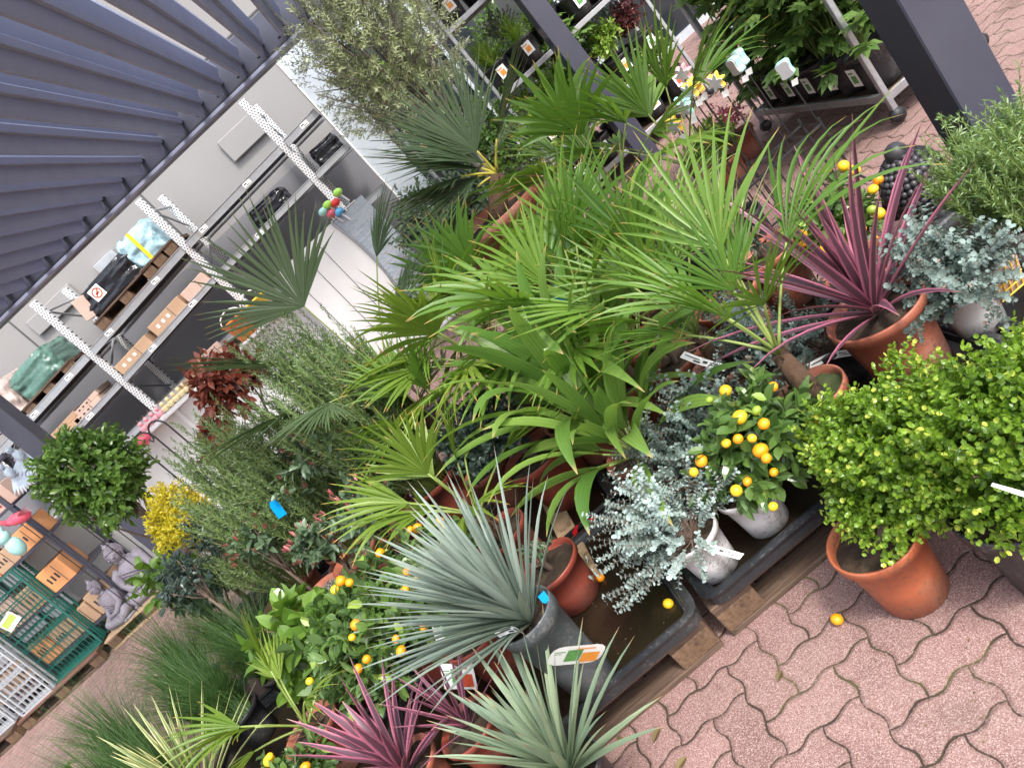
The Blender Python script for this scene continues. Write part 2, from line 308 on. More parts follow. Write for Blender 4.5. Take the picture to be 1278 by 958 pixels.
# ------------------------------------------------------------------ mesh builder
class MB:
    def __init__(s): s.v=[];s.f=[];s.a=[];s.m=[];s.cur=0;s.n=0
    def add(s,vs,fs,at=None):
        n=s.n; s.v.extend(vs); s.n+=len(vs)
        for f in fs: s.f.append([i+n for i in f]); s.m.append(s.cur)
        s.a.extend(at if at else [(.5,.5,.5)]*len(vs))
    def build(s,name,mats,parent=None,smooth=False,loc=None):
        me=bpy.data.meshes.new(name); me.from_pydata([tuple(p) for p in s.v],[],s.f)
        if not isinstance(mats,(list,tuple)): mats=[mats]
        for m in mats: me.materials.append(m)
        at=me.attributes.new('lv','FLOAT_COLOR','POINT')
        fl=[]
        for a in s.a: fl.extend((a[0],a[1],a[2],1))
        at.data.foreach_set('color',fl)
        if len(mats)>1: me.polygons.foreach_set('material_index',s.m)
        if smooth: me.polygons.foreach_set('use_smooth',[True]*len(me.polygons))
        me.update()
        o=bpy.data.objects.new(name,me); col.objects.link(o)
        if parent: o.parent=parent
        if loc is not None: o.location=loc
        return o
    def box(s,c,d,rot=None,bev=0):
        c=V(c);hx,hy,hz=d[0]/2,d[1]/2,d[2]/2
        if bev:
            e=min(bev,hx*.9,hy*.9,hz*.9); vs=[];idx={}
            for sx in(-1,1):
                for sy in(-1,1):
                    for sz in(-1,1):
                        for k,(ax,ay,az) in enumerate(((0,e,e),(e,0,e),(e,e,0))):
                            idx[(sx,sy,sz,k)]=len(vs); vs.append(V((sx*(hx-ax),sy*(hy-ay),sz*(hz-az))))
            fs=[]
            for sg in(-1,1):
                fs.append([idx[(sg,a,b,0)] for a,b in ((-1,-1),(1,-1),(1,1),(-1,1))][::sg])
                fs.append([idx[(a,sg,b,1)] for a,b in ((-1,-1),(-1,1),(1,1),(1,-1))][::sg])
                fs.append([idx[(a,b,sg,2)] for a,b in ((-1,-1),(1,-1),(1,1),(-1,1))][::sg])
            for a in(-1,1):
                for b in(-1,1):
                    fs.append([idx[(a,b,-1,0)],idx[(a,b,1,0)],idx[(a,b,1,1)],idx[(a,b,-1,1)]])
                    fs.append([idx[(a,-1,b,0)],idx[(a,1,b,0)],idx[(a,1,b,2)],idx[(a,-1,b,2)]])
                    fs.append([idx[(-1,a,b,1)],idx[(1,a,b,1)],idx[(1,a,b,2)],idx[(-1,a,b,2)]])
                    for q in(-1,1): fs.append([idx[(a,b,q,0)],idx[(a,b,q,1)],idx[(a,b,q,2)]])
        else:
            vs=[V((x*hx,y*hy,z*hz)) for x in(-1,1) for y in(-1,1) for z in(-1,1)]
            fs=[[0,1,3,2],[4,6,7,5],[0,4,5,1],[2,3,7,6],[0,2,6,4],[1,5,7,3]]
        if rot is not None: vs=[rot@p for p in vs]
        s.add([p+c for p in vs],fs)
    def tube(s,pts,r,n=6,rnd=.5,cap=True):
        pts=[V(p) for p in pts]; k=len(pts)
        if not isinstance(r,(list,tuple)): r=[r]*k
        vs=[];at=[];ref=None
        for i,p in enumerate(pts):
            d=(pts[min(i+1,k-1)]-pts[max(i-1,0)])
            d=d.normalized() if d.length>1e-9 else V((0,0,1))
            if ref is None: ref=V((1,0,0)) if abs(d.x)<.8 else V((0,1,0))
            a=(ref-d*ref.dot(d)).normalized(); b=d.cross(a); ref=a
            for j in range(n):
                t=2*math.pi*j/n; vs.append(p+(a*math.cos(t)+b*math.sin(t))*r[i]); at.append((rnd,i/(k-1),.2))
        fs=[[i*n+j,i*n+(j+1)%n,(i+1)*n+(j+1)%n,(i+1)*n+j] for i in range(k-1) for j in range(n)]
        if cap: fs+= [list(range(n))[::-1],[(k-1)*n+j for j in range(n)]]
        s.add(vs,fs,at)
    def lathe(s,prof,n=32,c=(0,0,0),wob=None):
        c=V(c);vs=[];k=len(prof)
        for r,z in prof:
            for j in range(n):
                t=2*math.pi*j/n; vs.append(c+V((r*math.cos(t),r*math.sin(t),z)))
        fs=[[i*n+j,i*n+(j+1)%n,(i+1)*n+(j+1)%n,(i+1)*n+j] for i in range(k-1) for j in range(n)]
        if prof[0][0]>1e-4: fs.append(list(range(n))[::-1])
        if prof[-1][0]>1e-4: fs.append([(k-1)*n+j for j in range(n)])
        s.add(vs,fs)
    def ball(s,c,r,n=12,m=8,sc_=(1,1,1),rot=None,rnd=.5,bump=0):
        c=V(c);vs=[]
        for i in range(m+1):
            th=math.pi*i/m
            for j in range(n):
                ph=2*math.pi*j/n; p=V((math.sin(th)*math.cos(ph),math.sin(th)*math.sin(ph),math.cos(th)))
                k=1+(noise.noise(p*2.5+c*3)*bump if bump else 0)
                p=V((p.x*sc_[0],p.y*sc_[1],p.z*sc_[2]))*r*k
                if rot is not None: p=rot@p
                vs.append(c+p)
        s.add(vs,[[i*n+j,(i+1)*n+j,(i+1)*n+(j+1)%n,i*n+(j+1)%n] for i in range(m) for j in range(n)],[(rnd,.5,.2)]*len(vs))
    # --- plant pieces
    def strap(s,p,d,L_,W,droop=.25,n=6,fold=.25,nrm=None,prof='blade',rnd=None,wave=0):
        p=V(p);d=V(d).normalized(); rnd=R.random() if rnd is None else rnd
        if nrm is None: nrm=UP
        side=d.cross(nrm)
        if side.length<.05: side=d.cross(V((R.uniform(-1,1),R.uniform(-1,1),.1)))
        side.normalize(); vs=[];at=[];st=L_/n; cur=p.copy(); dd=d.copy()
        for i in range(n+1):
            t=i/n
            if prof=='blade': w=W*min(1,.55+t*2.2)*max(0.02,(1-t**2.6))
            elif prof=='seg': w=W*(max(.12,t/.42) if t<.42 else max(.03,1-((t-.42)/.58)**1.5))
            elif prof=='grass': w=W*(1-t*.92)
            else: w=W*max(.04,math.sin(math.pi*min(1,.04+t*.98))**.75)
            up=side.cross(dd).normalized()
            f=fold*w
            vs+= [cur-side*w*.5+up*f, cur-up*0, cur+side*w*.5+up*f]
            at+= [(rnd,t,1),(rnd,t,0),(rnd,t,1)]
            cur=cur+dd*st
            dd=(dd+V((0,0,-1))*droop*(.35+t*1.3)/n*1.6+side*wave*math.sin(t*5)/n).normalized()
            side=(side-dd*side.dot(dd)).normalized()
        fs=[]
        for i in range(n):
            a=i*3; fs+= [[a,a+1,a+4,a+3],[a+1,a+2,a+5,a+4]]
        s.add(vs,fs,at)
    def leaf(s,p,d,nrm,L_,W,rnd=None,curl=.15,rnd_shape=False):
        rnd=R.random() if rnd is None else rnd
        d=V(d).normalized(); side=d.cross(nrm)
        if side.length<.05: side=d.orthogonal()
        side.normalize(); up=side.cross(d)
        p=V(p)
        if rnd_shape:
            vs=[p,p+d*L_*.25+side*W*.42,p+d*L_*.68+side*W*.46,p+d*L_,p+d*L_*.68-side*W*.46,p+d*L_*.25-side*W*.42,p+d*L_*.5-up*W*curl]
            s.add(vs,[[0,1,6],[1,2,6],[2,3,6],[3,4,6],[4,5,6],[5,0,6]],[(rnd,0,0),(rnd,.3,1),(rnd,.6,1),(rnd,.9,.5),(rnd,.6,1),(rnd,.3,1),(rnd,.5,0)])
        else:
            vs=[p,p+d*L_*.42+side*W*.5+up*W*curl,p+d*L_-up*L_*curl*.5,p+d*L_*.42-side*W*.5+up*W*curl,p+d*L_*.5]
            s.add(vs,[[0,1,4],[1,2,4],[2,3,4],[3,0,4]],[(rnd,0,0),(rnd,.4,1),(rnd,.9,.5),(rnd,.4,1),(rnd,.5,0)])
    def bigleaf(s,p,d,nrm,L_,W,rnd=None,droop=.4,n=6):
        s.strap(p,d,L_,W,droop,n,.18,nrm,'oval',rnd,wave=.1)
    def needle(s,p,d,L_,W,rnd):
        sd=d.orthogonal().normalized()
        if R.random()<.5: sd=d.cross(sd)
        s.add([p,p+d*L_*.5+sd*W,p+d*L_,p+d*L_*.5-sd*W],[[0,1,2,3]],[(rnd,0,0),(rnd,.5,0),(rnd,1,0),(rnd,.5,0)])
def rdir(zmin=-1,zmax=1,rn=R):
    z=rn.uniform(zmin,zmax); a=rn.uniform(0,2*math.pi); r=math.sqrt(max(0,1-z*z)); return V((r*math.cos(a),r*math.sin(a),z))
def jit(v,a): return (v+V((R.uniform(-a,a),R.uniform(-a,a),R.uniform(-a,a)))).normalized()
def azel(a,e): a=rad(a);e=rad(e); return V((math.cos(e)*math.sin(a),math.cos(e)*math.cos(a),math.sin(e)))

def tag(o,label=None,cat=None,group=None,kind=None):
    for k,v in (('label',label),('category',cat),('group',group),('kind',kind)):
        if v: o[k]=v
    return o
def empty(name,loc,label,cat,group=None,rz=0,parent=None):
    o=bpy.data.objects.new(name,None); col.objects.link(o); o.location=loc; o.rotation_euler=(0,0,rz); o.empty_display_size=.1
    return tag(o,label,cat,group)

# ------------------------------------------------------------------ pots & tags
def pot(root,r,h,m,soil='soil',taper=.74,thick=.006,square=False,lip=.13):
    mb=MB()
    k=r*.93
    mb.lathe([(r*taper*.9,.0),(r*taper,.004),(k*(taper+(1-taper)*.5),h*.45),(k*.985,h*(1-lip)),(r,h*(1-lip)+.002),(r*1.01,h-.004),(r,h),(r-thick,h),(r-thick*1.5,h*(1-lip)),(r*.88,h*.8)],36)
    mb.build('pot',M[m],root,True)
    s=MB(); n=26; rr=r*.93; vs=[V((0,0,h*.88))]; fs=[]
    for i in range(1,6):
        for j in range(n):
            t=2*math.pi*j/n; q=rr*i/5
            vs.append(V((q*math.cos(t),q*math.sin(t),h*.88+R.uniform(-.005,.006)-(.004 if i==5 else 0))))
    for j in range(n): fs.append([0,1+j,1+(j+1)%n])
    for i in range(4):
        for j in range(n): a=1+i*n; fs.append([a+j,a+n+j,a+n+(j+1)%n,a+(j+1)%n])
    s.add(vs,fs); s.build('soil',M[soil],root,True)
def band_tag(root,p,d,up,L_=.14,W=.022,dirs=None):
    """white wrap-round nursery band with small print"""
    p=V(p);d=V(d).normalized();up=V(up).normalized();nm=d.cross(up)
    mb=MB();n=8;vs=[];
    for i in range(n+1):
        t=i/n; q=p+d*L_*t-nm*math.sin(t*math.pi)*L_*.18
        vs+=[q-up*W/2,q+up*W/2]
    mb.add(vs,[[2*i,2*i+2,2*i+3,2*i+1] for i in range(n)])
    o=mb.build('tag',M['label'],root)
    pr=MB()
    def at(t,w,side): return p+d*L_*t-nm*math.sin(t*math.pi)*L_*.18+up*w+nm*side*.0012
    for side in(1,-1):
        for a,b_,w0,w1 in ((.06,.42,.05,.16),(.5,.6,-.15,.2),(.64,.78,.08,.2),(.3,.46,-.34,-.12),(.64,.9,-.1,-.05),(.64,.86,-.2,-.15)):
            q=[at(a,w0*W,side),at(b_,w0*W,side),at(b_,w1*W,side),at(a,w1*W,side)]
            pr.add(q,[[0,1,2,3]])
    pr.build('print',M['print'],o)
    return o
def picture_tag(root,p,d,up,L_=.1,W=.075,kind='orprint',rounded=False):
    p=V(p);d=V(d).normalized();up=(V(up)-d*V(up).dot(d)).normalized();nm=d.cross(up)
    mb=MB()
    if rounded:
        pts=[]
        for cx,cy,a0 in ((1,1,0),(-1,1,90),(-1,-1,180),(1,-1,270)):
            for a in (0,30,60,90): t=rad(a0+a); pts.append(p+d*(cx*(L_/2-W*.35)+W*.35*math.cos(t))+up*(cy*(W/2-W*.35)+W*.35*math.sin(t)))
        mb.add(pts,[list(range(len(pts)))])
    else:
        c=[(-1,-1),(1,-1),(1,1),(-1,1)]
        mb.add([p+d*x*L_/2+up*y*W/2 for x,y in c],[[0,1,2,3]])
    o=mb.build('tag',M['label'],root)
    g=MB();g2=MB()
    for side in(1,-1):
        e=nm*side*.0012
        def q(m_,x0,x1,y0,y1): m_.add([p+d*x0*L_+up*y0*W+e,p+d*x1*L_+up*y0*W+e,p+d*x1*L_+up*y1*W+e,p+d*x0*L_+up*y1*W+e],[[0,1,2,3]])
        q(g,.1,.42,-.4,.1) ; q(g2,-.2,.08,-.3,.3); q(g2,-.44,-.24,.2,.24); q(g2,-.44,-.3,.1,.13); q(g,-.05,.3,.3,.36)
    g.build('picture',M[kind],o); g2.build('print',M['grprint' if kind!='print' else 'print'],o)
    return o
def ribbon_tag(root,p,d,L_=.09,W=.02,m='blue'):
    mb=MB();p=V(p);d=V(d).normalized(); s_=d.cross(V((.3,-.9,.2))).normalized()
    vs=[]
    for i in range(5):
        t=i/4; q=p+d*L_*t+V((0,0,-.01*t*t)); w=W*(.6 if i==0 else 1); vs+=[q-s_*w/2,q+s_*w/2]
    mb.add(vs,[[2*i,2*i+2,2*i+3,2*i+1] for i in range(4)])
    return mb.build('ribbon',M[m],root)

# ------------------------------------------------------------------ plants
def plant(name,label,x,y,z,cat='plant',group=None,potr=None,poth=None,potm='terra',soil='soil'):
    r=empty(name,(x,y,z),label,cat,group)
    if potr: pot(r,potr,poth,potm,soil)
    return r
def fan_blade(mb,hub,d,nrm,Rr,n=28,spread=150,stiff=.25,fuse=.4,rnd0=None,asym=0,segprof='seg'):
    d=V(d).normalized(); nrm=(V(nrm)-d*V(nrm).dot(d)).normalized()
    rb=R.random()*.7 if rnd0 is None else rnd0
    sp=rad(spread); W=2*Rr*fuse*math.tan(sp/n/2)*1.15
    for i in range(n):
        t=(i+.5)/n-.5; a=t*sp+R.uniform(-.02,.02)
        rot=Matrix.Rotation(a,3,nrm); dd=rot@d
        dd=(dd-nrm*(.25*abs(t)*2*.5)+nrm*.10).normalized() if True else dd
        ln=Rr*(.66+.34*math.cos(a))*R.uniform(.84,1.06)
        if R.random()<.06: ln*=.7
        dd=jit(dd,.035)
        mb.strap(hub,dd,ln,W,stiff*R.uniform(.3,2.2),7,.42*(1 if i%2 else -1)*.5+.2,nrm,'seg',min(1,rb+R.uniform(0,.3)))
def fan_palm(name,label,x,y,z,potr,poth,potm,crown,nfr,Rr,pet,leafm='palm',petm='petiole',seed=0,elev=(5,80),extra=(),nseg=18,stiff=.25,trunk_r=.03,spread=132,group='young fan palms in terracotta coloured pots',cat='palm',azr=None,soil='soil',petr=.005,fuse=.44,reg=False):
    global R
    R=random.Random(seed)
    r=plant(name,label,x,y,z,cat,group,potr,poth,potm,soil)
    C_=V(crown)-V((x,y,z))
    t=MB(); b0=V((0,0,poth*.85 if potr else 0)); hgt=(C_-b0).length
    t.tube([b0,b0+(C_-b0)*.5,C_*1.0],[trunk_r*1.2,trunk_r,trunk_r*.75],9)
    for k in range(26):
        q=b0+(C_-b0)*R.uniform(.1,1); dd=rdir(.3,.9); t.strap(q+V((dd.x,dd.y,0))*trunk_r*.6,dd,R.uniform(.04,.09),.012,.1,2,0)
    t.build('trunk',M['fibre'],r,True)
    fr=[]
    for i in range(nfr):
        az=(137.5*i+seed*40)%360 if azr is None else R.uniform(*azr)
        e=elev[1]-(elev[1]-elev[0])*(i/max(1,nfr-1))**.8
        fr.append((azel(az,e+R.uniform(-6,6)),pet*R.uniform(.75,1.15),Rr*R.uniform(.85,1.08)))
    fr+=[(V(a).normalized(),p_,r_) for a,p_,r_ in extra]
    for d,pl,rr in fr:
        mb=MB(); mb.cur=1
        pts=[];dd=d.copy();q=C_.copy()
        for k in range(6):
            pts.append(q.copy()); q=q+dd*pl/5; dd=(dd+V((0,0,-.06))).normalized()
        mb.tube(pts,[petr*1.6,petr*1.2,petr,petr,petr*.9,petr*.8],5)
        mb.cur=0
        hor=d.cross(UP)
        if hor.length<.1: hor=V((1,0,0))
        n_=hor.normalized().cross(dd).normalized()
        if n_.z<0: n_=-n_
        n_=(n_+V((R.uniform(-.3,.3),R.uniform(-.3,.3),0))+UP*.2).normalized()
        bl=(dd+V((0,0,-.12))).normalized()
        fan_blade(mb,pts[-1],bl,n_,rr,nseg if reg else max(9,int(nseg*R.uniform(.7,1))),spread*(1 if reg else R.uniform(.6,1.05)),stiff*R.uniform(.6,1.8),fuse)
        mb.build('frond',[L[leafm],M[petm]],r,True)
    return r
def pleated(name,label,x,y,z,potr,poth,potm,nl,L_,W,seed,group=None,elev=(15,85)):
    global R
    R=random.Random(seed); r=plant(name,label,x,y,z,'plant',group,potr,poth,potm)
    C_=V((0,0,poth*.9))
    for i in range(nl):
        az=137.5*i+seed*31; e=elev[1]-(elev[1]-elev[0])*(i/nl)**.8
        d=azel(az,e); mb=MB(); mb.cur=1
        pl=L_*R.uniform(.25,.45); q=C_+V((d.x,d.y,0))*.015
        mb.tube([q,q+d*pl*.5,q+d*pl],[.007,.005,.004],5); mb.cur=0
        hub=q+d*pl
        k=R.choice([1,2,2,3])
        hor=d.cross(UP).normalized(); n_=hor.cross(d).normalized(); 
        if n_.z<0:n_=-n_
        for j in range(k):
            a=(j-(k-1)/2)*rad(22)
            dd=Matrix.Rotation(a,3,n_)@d
            mb.strap(hub,dd,L_*R.uniform(.75,1.1),W*(1.1 if k<3 else .75),R.uniform(.5,1.15),9,.16,n_,'oval',R.random())
        mb.build('leaf',[L['broad'],M['petiole']],r,True)
    return r
def rosette(mb,c,n,L_,W,elev=(10,88),droop=.15,seg=6,fold=.2,r0=.012,stemz=.05,lean=(0,0,0)):
    c=V(c)
    for i in range(n):
        t=i/n; az=137.5*i+R.uniform(-12,12); e=elev[1]-(elev[1]-elev[0])*t**.85+R.uniform(-5,5)
        d=(azel(az,e)+V(lean)).normalized(); p=c+V((d.x,d.y,0))*r0+V((0,0,stemz*(1-t)))
        mb.strap(p,d,L_*R.uniform(.75,1.08)*(1 if t>.12 else .8),W*R.uniform(.85,1.1),droop*R.uniform(.4,2.0)*(.4+t),seg,fold,None,'blade')
def blade_plant(name,label,x,y,z,potr,poth,potm,n,L_,W,leafm,seed,elev=(10,88),droop=.15,cat='plant',group=None,heads=((0,0,0,1),),soil='soil',lean=(0,0,0)):
    global R
    R=random.Random(seed); r=plant(name,label,x,y,z,cat,group,potr,poth,potm,soil)
    for hx,hy,hz,s_ in heads:
        mb=MB(); rosette(mb,(hx,hy,(poth or 0)*.88+hz),n,L_*s_,W,elev,droop,lean=lean); mb.build('foliage',L[leafm],r,True)
        if hz>.02:
            t=MB(); t.tube([(hx*.4,hy*.4,poth*.8),(hx,hy,poth*.88+hz)],[.03,.022],8); t.build('trunk',M['fibre'],r,True)
    return r
def twig_bush(mb,c,rx,ry,rz,nt,leafL,leafW,lpt=9,twigL=.09,round_=False,inner=.55,rough=.12,zmin=-.8,up=.35,curl=.15,young=0,jn=.5):
    c=V(c)
    for i in range(nt):
        d=rdir(zmin,1)
        nz=1+noise.noise(d*1.9+c*2.7)*rough*2
        rr=R.uniform(inner,1)**.6*nz
        e=c+V((d.x*rx,d.y*ry,d.z*rz))*rr
        td=jit(d+UP*up,.35); s_=e-td*twigL
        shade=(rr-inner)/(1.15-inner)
        for k in range(lpt):
            t=(k+.5)/lpt; p=s_+td*twigL*t
            ld=jit((rdir()-td*0)+td*(.3+.9*t),.25)
            nn=jit(td+UP*.4+d*.5,jn)
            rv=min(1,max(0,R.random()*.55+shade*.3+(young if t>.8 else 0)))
            l_=leafL*R.uniform(.65,1.1)*(1.15-.4*t)
            if leafL>.055: mb.strap(p,ld,l_,leafW*R.uniform(.8,1.15),R.uniform(.1,.9),4,R.uniform(.05,.3),nn,'oval',rv)
            else: mb.leaf(p,ld,nn,l_,leafW*R.uniform(.75,1.1),rv,curl,round_)
def shrub(name,label,x,y,z,crown,rad3,leafm,nt,lL,lW,potr=None,poth=None,potm='terra',seed=1,group=None,cat='shrub',trunk='bark',tr=.012,nbr=7,soil='soil',**k):
    global R
    R=random.Random(seed); r=plant(name,label,x,y,z,cat,group,potr,poth,potm,soil)
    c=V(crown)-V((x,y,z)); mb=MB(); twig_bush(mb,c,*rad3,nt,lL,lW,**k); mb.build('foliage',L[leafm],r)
    t=MB(); b=V((0,0,(poth or 0)*.8)); t.tube([b,b.lerp(c,.45)+V((R.uniform(-.01,.01),0,0)),c-V((0,0,rad3[2]*.35))],[tr*1.2,tr,tr*.9],7)
    for i in range(nbr):
        d=rdir(-.3,1); s_=b.lerp(c,R.uniform(.45,.8)); e=c+V((d.x*rad3[0],d.y*rad3[1],d.z*rad3[2]))*.75
        t.tube([s_,s_.lerp(e,.5)+rdir()*.02,e],[tr*.55,tr*.4,tr*.2],5)
    t.build('trunk' if poth is None or c.z-rad3[2]>poth else 'branches',M[trunk],r,True)
    return r
def rosemary(name,label,x,y,z,h,spread,ns,leafm='rose',potr=.12,poth=.2,potm='terra',seed=1,nl=.03,tip=None,zb=0,group='rosemary bushes',lean=(0,0)):
    global R
    R=random.Random(seed); r=plant(name,label,x,y,z,'rosemary',group,potr,poth,potm)
    mb=MB(); st=MB()
    b=V((0,0,poth*.9+zb))
    for i in range(ns):
        a=R.uniform(0,2*math.pi); q=math.sqrt(R.random()); top=b+V((math.cos(a)*q*spread+lean[0],math.sin(a)*q*spread+lean[1],h*R.uniform(.55,1.05)*(1-.3*q*q)))
        lo=b+V((math.cos(a)*q*spread*.25,math.sin(a)*q*spread*.25,0)); mid=lo.lerp(top,.5)+V((math.cos(a)*q*spread*.16,math.sin(a)*q*spread*.16,-.01))+rdir()*.02
        pts=[]
        for k in range(7):
            t=k/6; pts.append(lo*(1-t)**2+mid*2*t*(1-t)+top*t*t)
        st.tube(pts,[.003*(1-.7*k/6) for k in range(7)],3,cap=False)
        ln=(top-lo).length; nn=int(ln*190)
        for k in range(nn):
            t=.15+.85*(k+R.random())/nn; p=lo*(1-t)**2+mid*2*t*(1-t)+top*t*t
            ax=((mid-lo)*(1-t)+(top-mid)*t).normalized()
            pr=(rdir()); pr=(pr-ax*pr.dot(ax)).normalized(); dd=(ax*R.uniform(.5,.95)+pr*.7).normalized()
            mb.needle(p,dd,nl*R.uniform(.75,1.1)*(1.15-.5*t),nl*.07,min(1,R.random()*.35+t*t*.7))
        for j in range(int(3*h/.4)):
            t=R.uniform(.3,.85); p=lo*(1-t)**2+mid*2*t*(1-t)+top*t*t; sd=(UP*1.2+rdir(0,1)*.6).normalized(); sl=R.uniform(.08,.18)
            st.tube([p,p+sd*sl],[.0016,.0008],3,cap=False)
            for k in range(int(sl*230)):
                u=R.random(); mb.needle(p+sd*sl*u,(sd*R.uniform(.4,1)+rdir()*.7).normalized(),nl*R.uniform(.5,.95),nl*.075,min(1,R.random()*.5+.4))
    st.build('stems',M['petiole'],r); mb.build('foliage',L[leafm],r)
    return r
def eucal(name,label,x,y,z,potr,poth,potm,nst,L_,leafm='euc',seed=1,ls=.017,lean=(0,0,0),group='potted eucalyptus bushes',el=(5,85)):
    global R
    R=random.Random(seed); r=plant(name,label,x,y,z,'eucalyptus',group,potr,poth,potm)
    mb=MB(); st=MB(); b=V((0,0,poth*.9))
    for i in range(nst):
        d=(azel(R.uniform(0,360),R.uniform(*el))+V(lean)).normalized(); ln=L_*R.uniform(.45,1.1); p=b+V((d.x,d.y,0))*.02; pts=[p.copy()];dd=d.copy()
        for k in range(9):
            p=p+dd*ln/9; dd=(dd+rdir()*.12+V((0,0,-.03))).normalized(); pts.append(p.copy())
            if k>=2:
                for rep in range(2):
                    s_=dd.orthogonal().normalized(); s_=Matrix.Rotation(R.uniform(0,6.28),3,dd)@s_
                    for sg in(1,-1): mb.leaf(p+dd*rep*ln/18,(s_*sg+dd*.4).normalized(),dd,ls*R.uniform(.6,1.15),ls*R.uniform(.8,1.1),min(1,R.random()*.6+k*.04),.1,True)
            if k in(4,6):
                for sg in range(2):
                    sd=jit(dd,.8); q=p.copy()
                    for kk in range(5):
                        q=q+sd*ln*.055; s_=sd.orthogonal().normalized(); s_=Matrix.Rotation(R.uniform(0,6.28),3,sd)@s_
                        for s2 in(1,-1): mb.leaf(q,(s_*s2+sd*.4).normalized(),sd,ls*R.uniform(.45,.85),ls*.7,R.random(),.1,True)
                    st.tube([p,q],[.001,.0006],3,cap=False)
        st.tube(pts,[.0022*(1-.08*k) for k in range(10)],3,cap=False)
    st.build('stems',M['bark'],r); mb.build('foliage',L[leafm],r)
    return r
def fruit_mesh():
    mb=MB(); mb.ball((0,0,0),1,16,10,(1,1,.93)); 
    me=mb.build('fruit',M['fruit'],None,True); return me
FR=fruit_mesh(); FRM=FR.data; bpy.data.objects.remove(FR)
FRM2=FRM.copy(); FRM2.materials[0]=M['fruity']; FRM3=FRM.copy(); FRM3.materials[0]=M['fruitg']
def fruits(root,pts,r,mesh=None):
    for p in pts:
        o=bpy.data.objects.new('fruit',mesh or R.choice([FRM,FRM,FRM,FRM2,FRM2,FRM3 if R.random()<.3 else FRM])); col.objects.link(o); o.parent=root; o.location=p
        s_=r*R.uniform(.62,1.15); o.scale=(s_*R.uniform(.92,1.05),s_,s_*R.uniform(.88,1.05)); o.rotation_euler=(R.uniform(-.6,.6),R.uniform(-.6,.6),R.uniform(0,6))
def citrus(name,label,x,y,z,crown,rad3,nt,potr,poth,potm,seed,nf,lL=.055,fr=.018,camside=V((-.1,-.85,.5)),leafm='citrus',extra_fruit=(),group='citrus bushes hung with small oranges'):
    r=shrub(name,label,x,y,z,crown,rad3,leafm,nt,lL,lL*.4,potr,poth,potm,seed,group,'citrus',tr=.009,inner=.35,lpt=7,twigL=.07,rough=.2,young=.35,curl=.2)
    c=V(crown)-V((x,y,z)); pts=[]
    cl=[(camside+rdir()*1.0).normalized() for _ in range(max(1,nf//2+1))]
    for i in range(nf):
        d=cl[i%len(cl)]; p=c+V((d.x*rad3[0],d.y*rad3[1],d.z*rad3[2]))*R.uniform(.95,1.1)+rdir()*fr*1.5
        if all((p-q).length>fr*1.75 for q in pts): pts.append(p)
    fruits(r,pts+[V(e)-V((x,y,z)) for e in extra_fruit],fr)
    return r

# ------------------------------------------------------------------ setting
mb=MB(); mb.add([(-40,-12,0),(40,-12,0),(40,60,0),(-40,60,0)],[[0,1,2,3]])
g=mb.build('paving',M['paving']); g['kind']='structure'
# store wall
w=empty('store_wall',(-5,10.5,0),'grey panelled store wall behind the pallet rack','wall')
mb=MB(); mb.box((0,.1,3.3),(10.4,.2,6.6)); mb.build('wall_panel',M['wall'],w)
mb=MB(); mb.box((0,-.006,1.2),(10.4,.012,2.4)); mb.build('lower_panel',M['walldark'],w)  # thin sheet giving the lower wall a darker grey tone
mb=MB()
for i in range(5): mb.box((-4.6+i*2.35,-.004,3.3),(.02,.012,6.6))
mb.box((0,-.005,3.95),(10.4,.012,.02)); mb.build('panel_joint',M['wallseam'],w)
mb=MB(); mb.box((0.62,-.04,3.12),(.75,.06,.22),bev=.01); mb.build('cover_plate',M['wall'],w)
mb=MB(); mb.box((3.9,-.05,3.05),(.62,.04,.30),bev=.01); mb.build('cover_plate',M['wall'],w)
mb=MB(); mb.box((1.55,-.06,2.95),(.34,.1,.42),bev=.015); mb.build('electric_box',M['galv'],w)
w=empty('shop_front',(6,12.2,0),'dark glazed shop front behind the plant trolleys','building')
mb=MB(); mb.box((0,.1,2.6),(13,.2,5.2)); mb.build('facade',M['darkwall'],w)
mb=MB()
for i in range(8): mb.box((-6+i*1.7,-.04,1.6),(.08,.08,3.2))
mb.box((0,-.04,3.25),(13,.1,.12)); mb.box((0,-.04,.06),(13,.1,.12)); mb.build('window_frame',M['alu'],w)
def glassm():
    m,nt,b,out=new_mat('dark_glass'); b.inputs['Base Color'].default_value=(.02,.025,.03,1); b.inputs['Roughness'].default_value=.08; return m
M['glass']=glassm()
mb=MB(); mb.box((0,-.012,1.6),(12.9,.02,3.1)); mb.build('window',M['glass'],w)
# aluminium strip
w=empty('metal_column',(0.02,9.05,0),'wide pale aluminium column rising past the right end of the rack','column')
mb=MB(); mb.box((0,0,1.68),(.36,.10,3.36),bev=.012); mb.build('face',M['alu'],w)
mb=MB(); mb.box((-.185,-.03,1.68),(.02,.1,3.36)); mb.build('edge_strip',M['white'],w)
